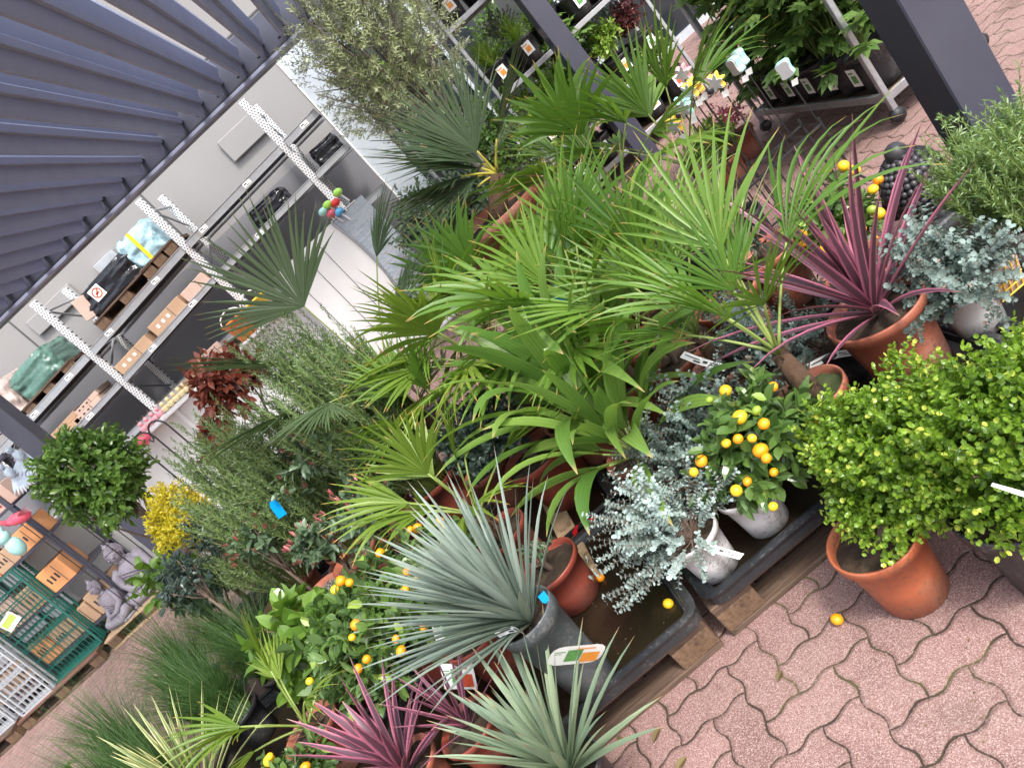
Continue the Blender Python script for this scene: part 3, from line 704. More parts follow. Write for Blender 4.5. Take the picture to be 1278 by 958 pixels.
# pergola
pg=empty('pergola',(-1.2,5.1,0),'anthracite louvred pergola over the garden centre yard','pergola')
O=V((-1.2,5.1,0))
def pbox(nm,c,d,m='navy',bev=.012):
    mb=MB(); mb.box(V(c)-O,d,bev=bev); return mb.build(nm,M[m],pg)
for (x,y,s_) in ((-4.26,7.55,.19),(1.93,7.55,.19),(1.77,2.77,.2),(-4.26,2.6,.19)):
    o=pbox('post',(x,y,1.5),(s_,s_,3.0),bev=.006)
    mb=MB(); mb.box(V((x,y,.008))-O,(s_+.12,s_+.12,.016),bev=.004); mb.build('foot_plate',M['navy'],o)
bb=pbox('beam',(-1.16,7.56,3.12),(6.4,.16,.36)); 
mb=MB(); mb.box(V((-1.16,7.43,2.955))-O,(6.02,.10,.03),bev=.004); mb.build('gutter_lip',M['louvre'],bb)
mb=MB(); mb.box(V((-1.16,7.478,3.0))-O,(6.02,.004,.012)); mb.build('seal',M['print'],bb)
pbox('beam',(-1.25,2.66,3.12),(6.2,.16,.36)); pbox('beam',(-4.27,5.1,3.12),(.16,4.74,.36)); pbox('beam',(1.85,5.1,3.12),(.16,4.74,.36))
ang=rad(56)
for i in range(25):
    x=-4.0+.2425*i; mb=MB()
    ca,sa=math.cos(ang),math.sin(ang)
    prof=[(-.125,-.012),(-.125,.018),(-.10,.020),(.0,.026),(.105,.016),(.125,.03),(.130,.010),(.105,-.006),(.03,-.004),(.02,-.022),(-.02,-.024),(-.03,-.004),(-.10,-.010)]
    p2=[(a*ca-b*sa,a*sa+b*ca) for a,b in prof]; n=len(p2)
    vs=[V((x+a,y,3.10+b))-O for y in (2.78,7.36) for a,b in p2]
    mb.add(vs,[[j,(j+1)%n,n+(j+1)%n,n+j] for j in range(n)]+[list(range(n)),[n+j for j in range(n)][::-1]])
    lo=mb.build('louvre',M['louvre'],pg)
    mb=MB(); mb.box(V((x-.09,7.40,3.035))-O,(.05,.07,.012),bev=.002); mb.tube([V((x,7.34,3.1))-O,V((x,7.475,3.1))-O],.012,8); mb.box(V((x-.02,7.44,3.06))-O,(.012,.05,.09)); mb.build('pivot_bracket',M['print'],lo)
# ---------------- pallet rack
rk=empty('pallet_rack',(-2.7,9.2,0),'tall galvanised pallet rack against the grey wall','rack'); O2=V((-2.7,9.2,0))
ux=[-5.6,-3.95,-2.30,-.73]
L1={-6.4:2.21,-5.6:2.26,-3.95:2.36,-2.30:2.48,-.73:2.54,-.16:2.56}; L2={-6.4:1.80,-5.6:1.82,-3.95:1.91,-2.30:2.03,-.73:2.08,-.16:2.09}; L3={-6.4:1.36,-5.6:1.38,-3.95:1.42,-2.3:1.46,-.73:1.5,-.16:1.5}
def zon(Lv,x):
    ks=sorted(Lv)
    for a,b in zip(ks,ks[1:]):
        if a<=x<=b: return Lv[a]+(Lv[b]-Lv[a])*(x-a)/(b-a)
    return Lv[ks[0]] if x<ks[0] else Lv[ks[-1]]
for x in ux:
    for y in (9.2,10.1):
        mb=MB(); mb.box((0,0,1.58),(.085,.07,3.16),bev=.006); o=mb.build('upright',M['perf'],rk); o.location=V((x,y,0))-O2
    for k in range(5):
        mb=MB(); a=V((x,9.24,.3+k*.6))-O2;b=V((x,10.06,.6+k*.6))-O2
        mb.tube([a,b] if k%2 else [a+V((0,.8,0)),b-V((0,.8,0))],.014,6); mb.build('brace',M['galv'],rk)
    mb=MB(); mb.tube([V((x,9.2,3.0))-O2,V((x,10.1,3.0))-O2],.016,6); mb.build('brace',M['galv'],rk)
for Lv in (L1,L2,L3):
    ks=sorted(Lv)
    for a,b in zip(ks,ks[1:]):
        for y in (9.15,10.14):
            mb=MB(); h=.085 if Lv is L1 else .065
            x0,x1=a+.045,b-.045
            vs=[V((x,y+dy,z+dz))-O2 for x,z in ((x0,Lv[a]),(x1,Lv[b])) for dy,dz in ((-.025,-h/2),(.025,-h/2),(.025,h/2),(-.025,h/2))]
            mb.add(vs,[[0,1,5,4],[1,2,6,5],[2,3,7,6],[3,0,4,7],[0,3,2,1],[4,5,6,7]])
            # rolled lips
            for dz in (h/2+.004,-h/2-.004):
                mb.tube([V((x0,y-.028,Lv[a]+dz*.85))-O2,V((x1,y-.028,Lv[b]+dz*.85))-O2],.006,5)
            mb.build('beam',M['galv'],rk)
        mb=MB()
        h=.045 if Lv is L1 else .035
        vs=[V((x,y,z-.03))-O2 for y in (9.18,10.1) for x,z in ((a+.05,Lv[a]+h-.015),(b-.05,Lv[b]+h-.015))]
        mb.add(vs,[[0,1,3,2]]); mb.build('shelf',M['darkwall'],rk)
BLK=[None]
for k,(x,Lv) in enumerate([(-4.9,L1),(-4.3,L1),(-3.6,L1),(-2.8,L1),(-2.0,L1),(-1.3,L1),(-.4,L1),(-3.4,L2),(-2.7,L2),(-1.6,L2),(-4.5,L2)]):
    mb=MB(); mb.box(V((x,9.122,zon(Lv,x)))-O2,(.10,.004,.05)); o=mb.build('price_label',M['label'],rk)
    mb=MB(); mb.box(V((x-.02,9.119,zon(Lv,x)+.008))-O2,(.04,.002,.012)); mb.box(V((x+.01,9.119,zon(Lv,x)-.012))-O2,(.06,.002,.006)); mb.build('print',M['print'],o)
def pallet(name,label,x,y,z,w=1.2,d=.8,m='wood',group=None,slope=0,rz=0,cat='pallet'):
    r=empty(name,(x,y,z),label,cat,group); r.rotation_euler=(0,-slope,rz)
    mb=MB()
    for yy in (-d/2+.05,0,d/2-.05): mb.box((0,yy,.011),(w,.1,.022),bev=.003)
    mb.build('bottom_board',M[m],r)
    for xx in (-w/2+.0725,0,w/2-.0725):
        for yy in (-d/2+.05,0,d/2-.05):
            if BLK[0] is None:
                mb=MB(); mb.box((0,0,0),(.145,.1,.076),bev=.003); o=mb.build('block',M['woodblock'],r); BLK[0]=o.data
            else: o=bpy.data.objects.new('block',BLK[0]); col.objects.link(o); o.parent=r
            o.location=(xx,yy,.061)
    mb=MB()
    for xx in (-w/2+.0725,0,w/2-.0725): mb.box((xx,0,.111),(.145,d,.02),bev=.002)
    for k in range(5): yy=-d/2+.06+k*(d-.12)/4; mb.box((0,yy,.133),(w,(.142 if k%2==0 else .1)*d/.8,.022),bev=.003)
    mb.build('deck_board',M[m],r)
    return r
def carton(label,x,y,z,w,d,h,m='card',group=None,slope=0,tape=True,name='cardboard_box',rz=0,marks=1):
    r=empty(name,(x,y,z),label,'box',group); r.rotation_euler=(0,-slope,rz)
    mb=MB(); mb.box((0,0,h/2),(w,d,h),bev=.006); mb.build('box_body',M[m],r)
    if tape: mb=MB(); mb.box((0,0,h+.001),(w*.98,.05,.002)); mb.box((w*.15,-d/2-.001,h/2),(.008,.002,h*.9)); mb.build('flap_seam',M['wallseam'],r)
    if marks:
        mb=MB()
        for k in range(3): mb.box((w*(-.3+.17*k),-d/2-.002,h*.5),(w*.07,.002,h*.28))
        mb.build('print',M['label'] if marks==2 else M['print'],r)
    return r
sl=.06
# level 1 loads
def wrapped(label,x,y,z,w,d,h,m,seed,slope=0,cat='wrapped load'):
    global R
    R=random.Random(seed)
    mb=MB(); n=72;mm=24;vs=[]
    for i in range(mm+1):
        t=i/mm
        for j in range(n):
            a=2*math.pi*j/n; ex=.32
            cx=math.copysign(abs(math.cos(a))**ex,math.cos(a)); sy=math.copysign(abs(math.sin(a))**ex,math.sin(a))
            k=1-.16*max(0,t-.8)/.2*(R.uniform(.4,1)) ; k*=1+noise.noise(V((cx*3+seed,sy*3,t*4)))*.09+noise.noise(V((cx*14+seed,sy*14,t*9)))*.035
            vs.append(V((cx*w/2*k,sy*d/2*k,h*t*(1+.07*noise.noise(V((cx*2,sy*2+seed,1)))))))
    vs.append(V((0,0,h*.99)))
    fs=[[i*n+j,i*n+(j+1)%n,(i+1)*n+(j+1)%n,(i+1)*n+j] for i in range(mm) for j in range(n)]+[[mm*n+j,mm*n+(j+1)%n,(mm+1)*n] for j in range(n)]
    mb.add(vs,fs); r=empty('wrapped_load',(x,y,z),label,cat); r.rotation_euler=(0,-slope,0); mb.build('film',M[m],r,True); return r
def fake_blocks(z): pass
pz=lambda x: zon(L1,x)+.045
pallet('pallet','pallet under the black wrapped load on the upper rack shelf',-3.20,9.62,pz(-3.2),.95,.8,'wood',slope=sl)
r=wrapped('black film wrapped load with a warning sticker on the upper rack shelf',-3.22,9.62,pz(-3.2)+.15,.86,.74,.30,'blackwrap',3,sl)
mb=MB(); n=18
mb.box((-.16,-.385,.18),(.15,.004,.15)); o=mb.build('sticker',M['label'],r)
mb=MB(); 
for k in range(24):
    a0=2*math.pi*k/24;a1=2*math.pi*(k+1)/24
    mb.add([V((-.16+q*math.cos(a),-.389,.18+q*math.sin(a))) for a,q in((a0,.045),(a1,.045),(a1,.060),(a0,.060))],[[0,1,2,3]])
mb.box((-.16,-.389,.18),(.015,.002,.1),Matrix.Rotation(.8,3,'Y')); mb.box((-.16,-.389,.175),(.05,.002,.02)); mb.build('symbol',M['redprint'],o)
mb=MB(); mb.box((-.40,-.33,.17),(.16,.06,.26),Matrix.Rotation(.2,3,'Y'),bev=.004); mb.build('cardboard_flap',M['cardpk'],r)
pallet('pallet','pallet under the clear bags on the upper rack shelf',-2.62,9.62,pz(-2.62),.50,.8,'wood',slope=sl)
r=wrapped('shrink wrapped teal and silver bags bound with a yellow strap on the rack',-2.66,9.62,pz(-2.62)+.15,.46,.74,.36,'bag',5,sl)
mb=MB(); mb.box((.0,-.385,.17),(.04,.012,.36),Matrix.Rotation(.05,3,'Y')); mb.build('strap',M['yellow'],r)
r=wrapped('green net wrapped load at the left end of the upper rack shelf',-4.62,9.62,pz(-4.62)+.10,.62,.74,.32,'greenwrap',7,sl)
r=wrapped('clear film over a brown load left of the green one on the rack',-5.25,9.66,pz(-5.2)+.10,.58,.7,.42,'pinkwrap',8,sl)
pallet('pallet','pallet under the green wrapped load',-4.6,9.62,pz(-4.6)-.05,.8,.8,'wood',slope=sl)
z2=lambda x: zon(L2,x)+.035
for i,(x,w_,h_,m_,lb) in enumerate([(-4.95,.62,.07,'card','flat brown carton at the left end of the lower rack shelf'),(-4.50,.42,.06,'cardpk','short flat carton beside the rack upright')]):
    carton(lb,x,9.45,z2(x),w_,.5,h_,m_,slope=sl)
    carton(lb.replace('flat','thin').replace('brown','second brown').replace('at','stacked at'),x+.03,9.47,z2(x)+h_+.004,w_*.9,.45,h_,m_,slope=sl)
for i,(x,w_,h_,lb) in enumerate([(-3.62,.52,.13,'long brown carton just right of the second upright'),(-3.02,.50,.15,'brown carton with pale print in the middle of the lower rack shelf'),(-2.55,.36,.13,'plain carton at the right end of the row on the lower rack shelf')]):
    carton(lb,x,9.4,z2(x),w_,.5,h_,'card' if i<2 else 'cardpk',slope=sl,marks=2 if i<2 else 0)
for i,(x,w_,lb) in enumerate([(-1.35,.5,'black plastic sack on the shelf left of the brush cluster'),(-.42,.36,'crumpled black film on the rack shelf by the metal column')]):
    wrapped(lb,x,9.5,z2(x)-.0,w_,.5,.2,'blackwrap',20+i,0,'sack')
# grey roller lying behind
# white gondola
gd=empty('white_display_shelf',(-3.7,8.95,0),'long white display shelf below the pallet rack','shelf')
mb=MB(); mb.box((0,.06,.64),(5.2,.05,1.28),bev=.006); mb.build('back_panel',M['white'],gd)
mb=MB()
for k in range(5): mb=MB(); mb.box((-2.6+k*1.3,.0,.66),(.05,.08,1.34),bev=.006); mb.build('upright',M['white'],gd)
mb=MB(); mb.box((0,-.02,1.31),(5.26,.42,.035),bev=.006); mb.box((0,-.12,.09),(5.26,.4,.18),bev=.006); mb.build('shelf',M['white'],gd)
mb=MB()
for k in range(30): mb.box((-2.6,-.042,.1+k*.042),(.016,.004,.022)); 
mb.build('slot',M['wallseam'],gd)
# slate display
sd=empty('stone_clad_panel',(-.72,8.62,0),'upright display panel of stacked blue grey slate with a curved white side','display')
mb=MB(); pl=[];pr_=[]
for i in range(15):
    t=i/14; z=1.62*t; xl=-.18+.15*math.sin((t-.15)*math.pi*.9)**1-.06*t; pl.append((xl,z)); pr_.append((.34-.06*t,z))
vs=[V((x,-.04,z)) for x,z in pl]+[V((x,-.04,z)) for x,z in pr_]+[V((x,.04,z)) for x,z in pl]+[V((x,.04,z)) for x,z in pr_]
k=15; mb.add(vs,[[i,15+i,16+i,i+1] for i in range(14)]+[[30+i,31+i,46+i,45+i] for i in range(14)]+[[i,i+1,31+i,30+i] for i in range(14)]+[[15+i,45+i,46+i,16+i] for i in range(14)]+[[14,29,59,44]])
mb.build('stone_face',M['slate'],sd)
mb=MB(); mb.tube([V((x-.012,-.05,z)) for x,z in pl],.014,6); mb.build('edge_trim',M['galv'],sd)
mb=MB(); vs=[V((x-.03,-.03,z)) for x,z in pl]+[V((-1.0,-.03,z)) for x,z in pl]
mb.add(vs,[[i,i+1,16+i,15+i] for i in range(14)]); mb.build('white_side',M['white'],sd)
mb=MB()
for xx in (-.42,-.62,-.86): mb.box((xx,-.034,.8),(.006,.004,1.6))
mb.build('seam',M['wallseam'],sd)
# things on the white shelf
for i,(x,m_,lb) in enumerate([(-2.15,'yellow','yellow plastic tub'),(-2.45,'orange','orange plastic trug'),(-3.05,'card','brown box with its lid open'),(-2.9,'cardpk','pale brown box'),(-3.30,'card','small brown box')]):
    if 'box' in lb: carton(lb+' on the white display shelf',x,8.9,1.33,.22,.22,.20 if i<4 else .13,m_,marks=0,rz=.2*i)
    else:
        r=empty('plastic_tub',(x,8.88,1.33),lb+' on the white display shelf under the rack','tub'); mb=MB(); mb.lathe([(.11,0),(.15,.24),(.165,.24),(.165,.26),(.14,.26),(.105,.02),(0,.02)],22); mb.build('bowl',M[m_],r,True)
        mb=MB(); mb.tube([(.0+.15*math.cos(a),.0,.25+.12*math.sin(a)) for a in [math.pi*k/8 for k in range(9)]],.008,5); mb.build('handle',M['white'],r,True)
for i in range(9):
    x=-4.05+i*.085; c_=['pinkpale','cream'][i>3]
    r=empty('ornament',(x,8.83,1.33),('pink' if i<=3 else 'cream')+' round ornament in the row left of the brown boxes','ornament','round pastel ornaments on the white shelf')
    mb=MB(); 
    for k in range(6): a=k*1.05; mb.ball((.022*math.cos(a),.022*math.sin(a),.05),.034,8,6)
    mb.ball((0,0,.11),.03,8,6); mb.build('body',M[c_],r,True); mb=MB(); mb.tube([(0,0,.13),(0,0,.17)],.006,5); mb.build('stem',M['bark'],r)
r=empty('pink_ball',(-4.1,8.66,1.30),'glossy pink ball beside the row of pastel ornaments','ball'); mb=MB(); mb.ball((0,0,0),.09,16,10,(1.2,1,.8)); mb.build('ball',M['pink'],r,True)
for i in range(3):
    x=-4.1+i*.2; r=tag(empty('garden_hook',(x,8.5,0),None,None),'dark curved steel garden hook standing before the white shelf','hook','curved garden hooks')
    mb=MB(); pts=[(0,0,0),(0,0,1.25)]+[(-.11+.11*math.cos(a),0,1.25+.14*math.sin(a)) for a in [math.pi*k/9 for k in range(1,10)]]+[(-.25,0,1.22),(-.27,0,1.27)]
    mb.tube(pts,.011,6); mb.build('rod',M['print'],r,True)
for i,(dx,dz,m_,nm) in enumerate([(-.05,.0,'lime','lime'),(.03,-.04,'red','red'),(-.08,-.09,'pink','pink'),(-.01,-.13,'skyblue','sky blue'),(.12,.02,'lime','bright green'),(-.13,-.02,'mint','mint')]):
    r=empty('scoop',(-.72+dx,8.55,1.78+dz),nm+' plastic scoop in the cluster at the foot of the rack upright','scoop',None)
    mb=MB(); mb.ball((0,0,0),.055,12,8,(1,.8,.75)); mb.build('bowl',M[m_],r,True); mb=MB(); mb.tube([(0,0,0),(.03,.02,-.14)],.01,6); mb.build('handle',M['white'],r)
r=empty('display_stand',(-.70,8.6,0),'thin white stand that carries the coloured scoops','stand'); mb=MB(); mb.tube([(0,.06,0),(0,.06,1.66)],.02,8); mb.box((0,.05,1.62),(.34,.14,.02)); mb.box((0,.05,.01),(.4,.3,.02)); mb.build('frame',M['white'],r)
# --- left cluster: pallets, wire panels, statues, boxes
def pal2(label,x,y,m,red=False):
    r=pallet('pallet',label,x,y,0,1.15,.9,m)
    if red: mb=MB(); mb.box((0,-.452,.133),(1.16,.008,.026)); mb.build('painted_edge',M['redwood'],r)
    return r
pal2('wooden pallet with a red painted edge under the wire panels',-6.16,7.9,'wood',True)
pal2('pale new pallet carrying the stone statues',-4.92,7.98,'woodnew')
pal2('worn pallet at the far left behind the dark rack',-7.4,7.9,'wood')
def wire_stack(label,x,y,z,n,w,h,m,dy,nx,nz,seed,rzz=0,thin=.0022):
    rr=random.Random(seed)
    for i in range(n):
        r=empty('wire_panel',(x+rr.uniform(-.02,.02),y+i*dy,z),None,None,rz=rzz+rr.uniform(-.02,.02)); r.rotation_euler[0]=-.05+rr.uniform(-.01,.01)
        tag(r,label,'wire panel',label+', stacked')
        mb=MB()
        for k in range(nx+1): xx=-w/2+w*k/nx; mb.tube([(xx,0,0),(xx,0,h)],thin,4)
        for k in range(nz+1):
            zz=h*k/nz
            for dz in ((0,.03) if k%3==0 else (0,)): mb.tube([(-w/2,.004,zz+dz if zz+dz<h else zz-dz),(w/2,.004,zz+dz if zz+dz<h else zz-dz)],thin*1.25,4)
        mb.build('wire_mesh',M[m],r)
        mb=MB()
        for zz in (0,h): mb.box((0,.0,zz),(w+.02,.018,.018))
        for xx in (-w/2,w/2): mb.box((xx,0,h/2),(.018,.018,h))
        mb.build('frame',M[m],r)
wire_stack('green coated wire fence panel leaning on the red edged pallet',-5.95,7.62,.15,6,.72,1.15,'greenwire',.045,14,8,2)
wire_stack('bare zinc wire panel leaning left of the green ones',-6.45,7.5,.15,4,.42,1.2,'greywire',.05,7,10,3,thin=.0035)
r=empty('paper_label',(-5.93,7.55,.95),'green and white paper label hung on the green wire panels','label'); mb=MB(); mb.box((0,0,0),(.2,.004,.14),Matrix.Rotation(-.2,3,'Y')); mb.build('sheet',M['label'],r); mb=MB(); mb.box((0,-.004,.01),(.17,.003,.07),Matrix.Rotation(-.2,3,'Y')); mb.build('print',M['lime'],r)
# seated statues
def seated_statue(label,x,y,z,s,rz,seed):
    r=empty('statue',(x,y,z),label,'statue','seated stone statues on the pale pallet',rz); rr=random.Random(seed)
    mb=MB()
    mb.ball((0,0,.10),.30,20,10,(1.05,.8,.36)); # folded legs
    for sg in(-1,1): mb.tube([(sg*.06,.02,.13),(sg*.27,-.10,.11),(sg*.20,-.22,.09),(-sg*.02,-.25,.08),(-sg*.10,-.22,.08)],[.10,.10,.075,.055,.035],12)
    mb.tube([(0,.03,.08),(0,.04,.22),(0,.04,.36),(0,.03,.47),(0,.02,.53)],[.17,.15,.165,.15,.06],18)
    for sg in(-1,1):
        mb.tube([(sg*.13,.03,.49),(sg*.20,.02,.44),(sg*.215,-.02,.30),(sg*.14,-.14,.20),(sg*.03,-.20,.19)],[.055,.065,.052,.042,.036],12)
        for k in range(4): mb.tube([(sg*.03,-.20,.185+.006*k),(-sg*.02,-.215,.18+.008*k)],[.012,.008],6)
    for k in range(6):
        t=k/5; mb.tube([(-.13+.05*t,-.10+.0*t,.46-.05*k),(0,-.135,.40-.05*k),(.12,-.10,.30-.03*k)],[.010,.012,.008],6)
    mb.box((0,0,.02),(.62,.5,.05),bev=.02)
    mb.build('body',M['stone'],r,True)
    h=MB(); h.tube([(0,.02,.50),(0,.01,.58)],[.055,.05],12); h.ball((0,0,.67),.098,18,12,(.86,.95,1.15))
    h.tube([(0,-.09,.69),(0,-.112,.655)],[.012,.019],8)
    for sg in(-1,1): h.tube([(sg*.085,.01,.70),(sg*.097,.015,.66),(sg*.088,.0,.60)],[.014,.018,.013],8); h.ball((sg*.033,-.083,.685),.016,8,6,(1.2,.6,.5)); 
    h.ball((0,-.088,.627),.02,8,6,(1.3,.5,.35)); ho=h.build('head',M['stone'],r,True)
    c=MB()
    for i in range(9):
        th=rad(14+i*10.5); n=max(5,int(22*math.sin(th)))
        for j in range(n):
            ph=2*math.pi*(j+.5*(i%2))/n; p=V((math.sin(th)*math.cos(ph)*.092,math.sin(th)*math.sin(ph)*.10,math.cos(th)*.115))
            if p.y<-.045 and p.z<.06: continue
            c.ball(V((0,.005,.675))+p,.0155,6,4)
    c.ball((0,.01,.80),.042,12,8,(1,1,1.1)); c.tube([(0,.01,.82),(0,.01,.88)],[.02,.004],8)
    c.build('curls',M['stone'],ho,True)
    r.scale=(s,s,s); return r
seated_statue('largest seated grey stone statue with curled hair on the pallet',-4.88,7.86,.145,.82,rad(15),1)
seated_statue('smaller seated statue at the left of the stone group',-5.22,7.74,.145,.66,rad(-30),2)
seated_statue('seated statue half hidden behind the two front ones',-5.05,8.20,.145,.78,rad(10),3)
# far left display
fs=empty('dark_display_rack',(-6.3,8.1,0),'dark framed display rack of boxed goods behind the wire panels','rack')
mb=MB()
for xx in (-1.2,0,1.2):
    for yy in (-.3,.3): mb=MB(); mb.box((xx,yy,1.1),(.05,.05,2.2)); mb.build('upright',M['navy'],fs)
mb=MB()
for zz in (.3,.8,1.3,1.75,2.15): mb.box((0,0,zz),(2.5,.66,.025))
mb.build('shelf',M['navy'],fs)
rr=random.Random(5); names=['orange brown','dull brown','reddish brown','pale brown']
for li,zz in enumerate((.315,.815,1.315,1.765)):
    x=-7.4; k=0
    while x<-5.25:
        w_=rr.uniform(.2,.34); h_=rr.uniform(.18,.3); mt=rr.choice(['card','cardor','cardpk'])
        carton({'card':'brown','cardor':'orange','cardpk':'pinkish'}[mt]+' carton '+['on the lowest shelf','on the second shelf','on the third shelf','on the top shelf'][li]+' of the dark display rack, '+['first','second','third','fourth','fifth','sixth','seventh','eighth','ninth','tenth'][k]+' from the left',x+w_/2,7.98,zz,w_-.02,.36,h_,mt,marks=1,group='cartons on the dark display rack'); x+=w_; k+=1
# flamingo
r=empty('flamingo_figure',(-4.98,7.55,1.30),'pink metal flamingo figure on thin stakes left of the laurel ball','ornament')
mb=MB(); mb.ball((0,0,.32),.085,14,10,(1.5,.75,.7),Matrix.Rotation(.35,3,'Y')); mb.tube([(-.1,0,.34),(-.17,0,.42),(-.15,0,.53),(-.09,0,.58),(-.03,0,.56),(-.02,0,.50)],[.03,.02,.017,.018,.024,.008],10); mb.build('body',M['pink'],r,True)
mb=MB(); mb.tube([(.02,.02,.28),(.02,.02,-1.3)],.005,5); mb.tube([(-.02,-.02,.28),(-.02,-.02,-1.3)],.005,5); mb.build('leg',M['blackwire'],r); mb=MB()
for k in range(5): mb.strap((.04,-.05,.34),(1,-.1,-.3+.12*k),.16,.035,.1,3)
mb.build('wing',M['pinkpale'],r)
for i,(x,z,rt) in enumerate(((-4.80,1.92,-.3),(-4.60,1.98,.2))):
    r=empty('peacock_ornament',(x,7.8,z),['left','right'][i]+' of the two blue and white fan tailed metal birds','ornament','blue and white metal birds'); mb=MB()
    for k in range(13): a=rad(-60+10*k)+rt+math.pi; mb.strap((0,0,.05),(math.sin(a),-.15,math.cos(a)),.24,.045,0,4,0,V((0,-1,0)))
    mb.build('tail',M['bluewhite'],r); mb=MB(); mb.ball((0,-.04,.07),.055,12,8,(.8,.8,1.3)); mb.ball((0,-.07,.16),.034,10,8); mb.tube([(0,-.1,.16),(0,-.13,.155)],[.01,.002],6); mb.build('body',M['bluewhite'],r,True)
    mb=MB(); mb.tube([(0,0,0),(0,0,-z)],.006,5); mb.build('stake',M['blackwire'],r)
r=empty('owl_figure',(-5.2,7.5,1.33),'pale turquoise owl figure below the flamingo','ornament'); mb=MB(); mb.ball((0,0,.12),.09,14,10,(.9,.8,1.25)); mb.ball((0,-.01,.26),.07,12,8)
for sg in (-1,1): mb.tube([(sg*.04,0,.3),(sg*.06,0,.36)],[.02,.004],6)
mb.build('body',M['mint'],r,True); mb=MB()
for sg in (-1,1): mb.ball((sg*.027,-.062,.27),.02,8,6,(1,.4,1))
mb.build('eye',M['label'],r,True); 
wire_stack('second zinc wire panel stack at the far left edge',-7.15,7.6,.15,4,.6,1.1,'greywire',.05,8,9,4,thin=.0035)
# ---------------- plant pallets and trays
PX=[(-2.04,),(-.82,),(.42,),(1.64,)]
def tray(label,x,y,z,w=1.2,d=.8):
    r=empty('watering_tray',(x,y,z),label,'tray','shallow black watering trays on the pallets')
    mb=MB(); h=.048; t=.035
    # rim profile swept round the rectangle
    prof=[(0.0,0),(.0,h*.55),(-.012,h),(.008,h+.004),(.022,h),(.028,h*.8),(.034,h*.8),(.040,h*.35),(.05,.012)]
    def ring(o_,z_):
        hx,hy=w/2-o_,d/2-o_; c=.045-min(.03,o_); pts=[]
        for cx,cy,a0 in ((1,1,0),(-1,1,90),(-1,-1,180),(1,-1,270)):
            for a in(0,30,60,90): q=rad(a0+a); pts.append(V((cx*(hx-c)+c*math.cos(q),cy*(hy-c)+c*math.sin(q),z_)))
        return pts
    vs=[];n=16
    for o_,z_ in prof: vs+=ring(o_,z_)
    k=len(prof)
    mb.add(vs,[[i*n+j,i*n+(j+1)%n,(i+1)*n+(j+1)%n,(i+1)*n+j] for i in range(k-1) for j in range(n)]+[list(range(n))[::-1],[(k-1)*n+j for j in range(n)]])
    for xx in(-w/4,w/4): mb.box((xx,0,.014),(.03,d*.9,.008))
    mb.build('rim',M['tray'],r)
    mb=MB(); mb.add(ring(.045,.022),[list(range(16))]); mb.build('water',M['water'],r)
    return r
nm=['far left','left of centre','middle','right']; rw=['front','second','third']
for j,yc in enumerate((2.355,3.20,4.04)):
    for i,(xc,) in enumerate(PX):
        if i==3 and j>=1: continue
        pallet('pallet','worn wooden pallet, '+nm[i]+' of the '+rw[j]+' row under the plants',xc,yc,0,group='pallets under the plant trays')
        tray('black watering tray with brown water, '+nm[i]+' of the '+rw[j]+' row',xc+(.02 if i==1 else 0),yc-.03,.146,1.19 if i!=2 else 1.16)
# ---------------- danish trolleys
def trolley(name,label,x0,y0,w,d,levels,h=1.9,rz=0,postm='galv',shelfm='galv'):
    r=empty(name,(x0,y0,0),label,'trolley','galvanised plant trolleys',rz)
    for xx in (0,w):
        for yy in (0,d):
            mb=MB(); mb.box((xx,yy,h/2+.08),(.035,.035,h),bev=.004)
            for k in range(int(h/.05)): mb.box((xx,yy-.0178,.15+k*.05),(.012,.002,.024))
            mb.build('post',M['galv'],r)
            mb=MB(); mb.tube([(xx+.0,yy+.02,.055),(xx+.0,yy-.02,.055)],.042,14); mb.build('wheel',M['blackpot'],r,True)
    for z in levels:
        mb=MB(); mb.box((w/2,0,z),(w,.025,.05),bev=.004); mb.box((w/2,d,z),(w,.025,.05),bev=.004); mb.box((0,d/2,z),(.025,d,.05),bev=.004); mb.box((w,d/2,z),(.025,d,.05),bev=.004); o=mb.build('shelf',M['galv'],r)
        mb=MB(); mb.box((w/2,d/2,z+.012),(w-.03,d-.03,.008)); mb.build('shelf_board',M['wood'],o)
    return r
# ------------------------------------------------------------------ the plants
ZT=.170
# --- fan palms
fan_palm('fan_palm','fan palm with a fibrous trunk in a mossy terracotta pot beside the small oranges',.50,2.12,ZT,.115,.22,'terra',(.50,2.13,.55),5,.36,.26,'palm',seed=3,elev=(50,84),extra=[((.62,.15,.75),.34,.50),((.2,.3,1.),.36,.46),((-.25,.4,1.),.28,.42)],spread=112,trunk_r=.035,soil='moss',nseg=20,fuse=.32)
fan_palm('fan_palm','light green fan palm between the purple cordyline and the pleated leaf plants',.42,2.62,ZT,.13,.24,'terra',(.42,2.62,.55),6,.40,.32,'palm',seed=5,elev=(40,84),extra=[((-.55,.3,1.),.35,.50),((.5,.4,1.),.35,.48),((.1,.1,1.),.4,.44),((-.8,.1,.5),.3,.42)],spread=132,nseg=20,fuse=.32)
fan_palm('fan_palm','full light green fan palm with a blue ribbon in the middle of the group',.16,3.02,ZT,.14,.26,'terra',(.16,3.02,.66),8,.38,.36,'palm',seed=8,elev=(25,84),extra=[((-.4,.2,1.),.38,.48),((-.8,0,.6),.36,.46),((.4,0,.9),.4,.46)],spread=132)
fan_palm('fan_palm','bushy yellow green fan palm left of the middle above the dark leaved pot',-.26,3.46,ZT,.14,.26,'darkterra',(-.27,3.44,.74),9,.38,.36,'palmy',seed=11,elev=(15,82),spread=132,extra=[((-.6,.2,.8),.34,.46),((-.2,-.1,1.),.34,.44),((-.8,-.1,.45),.3,.42)])
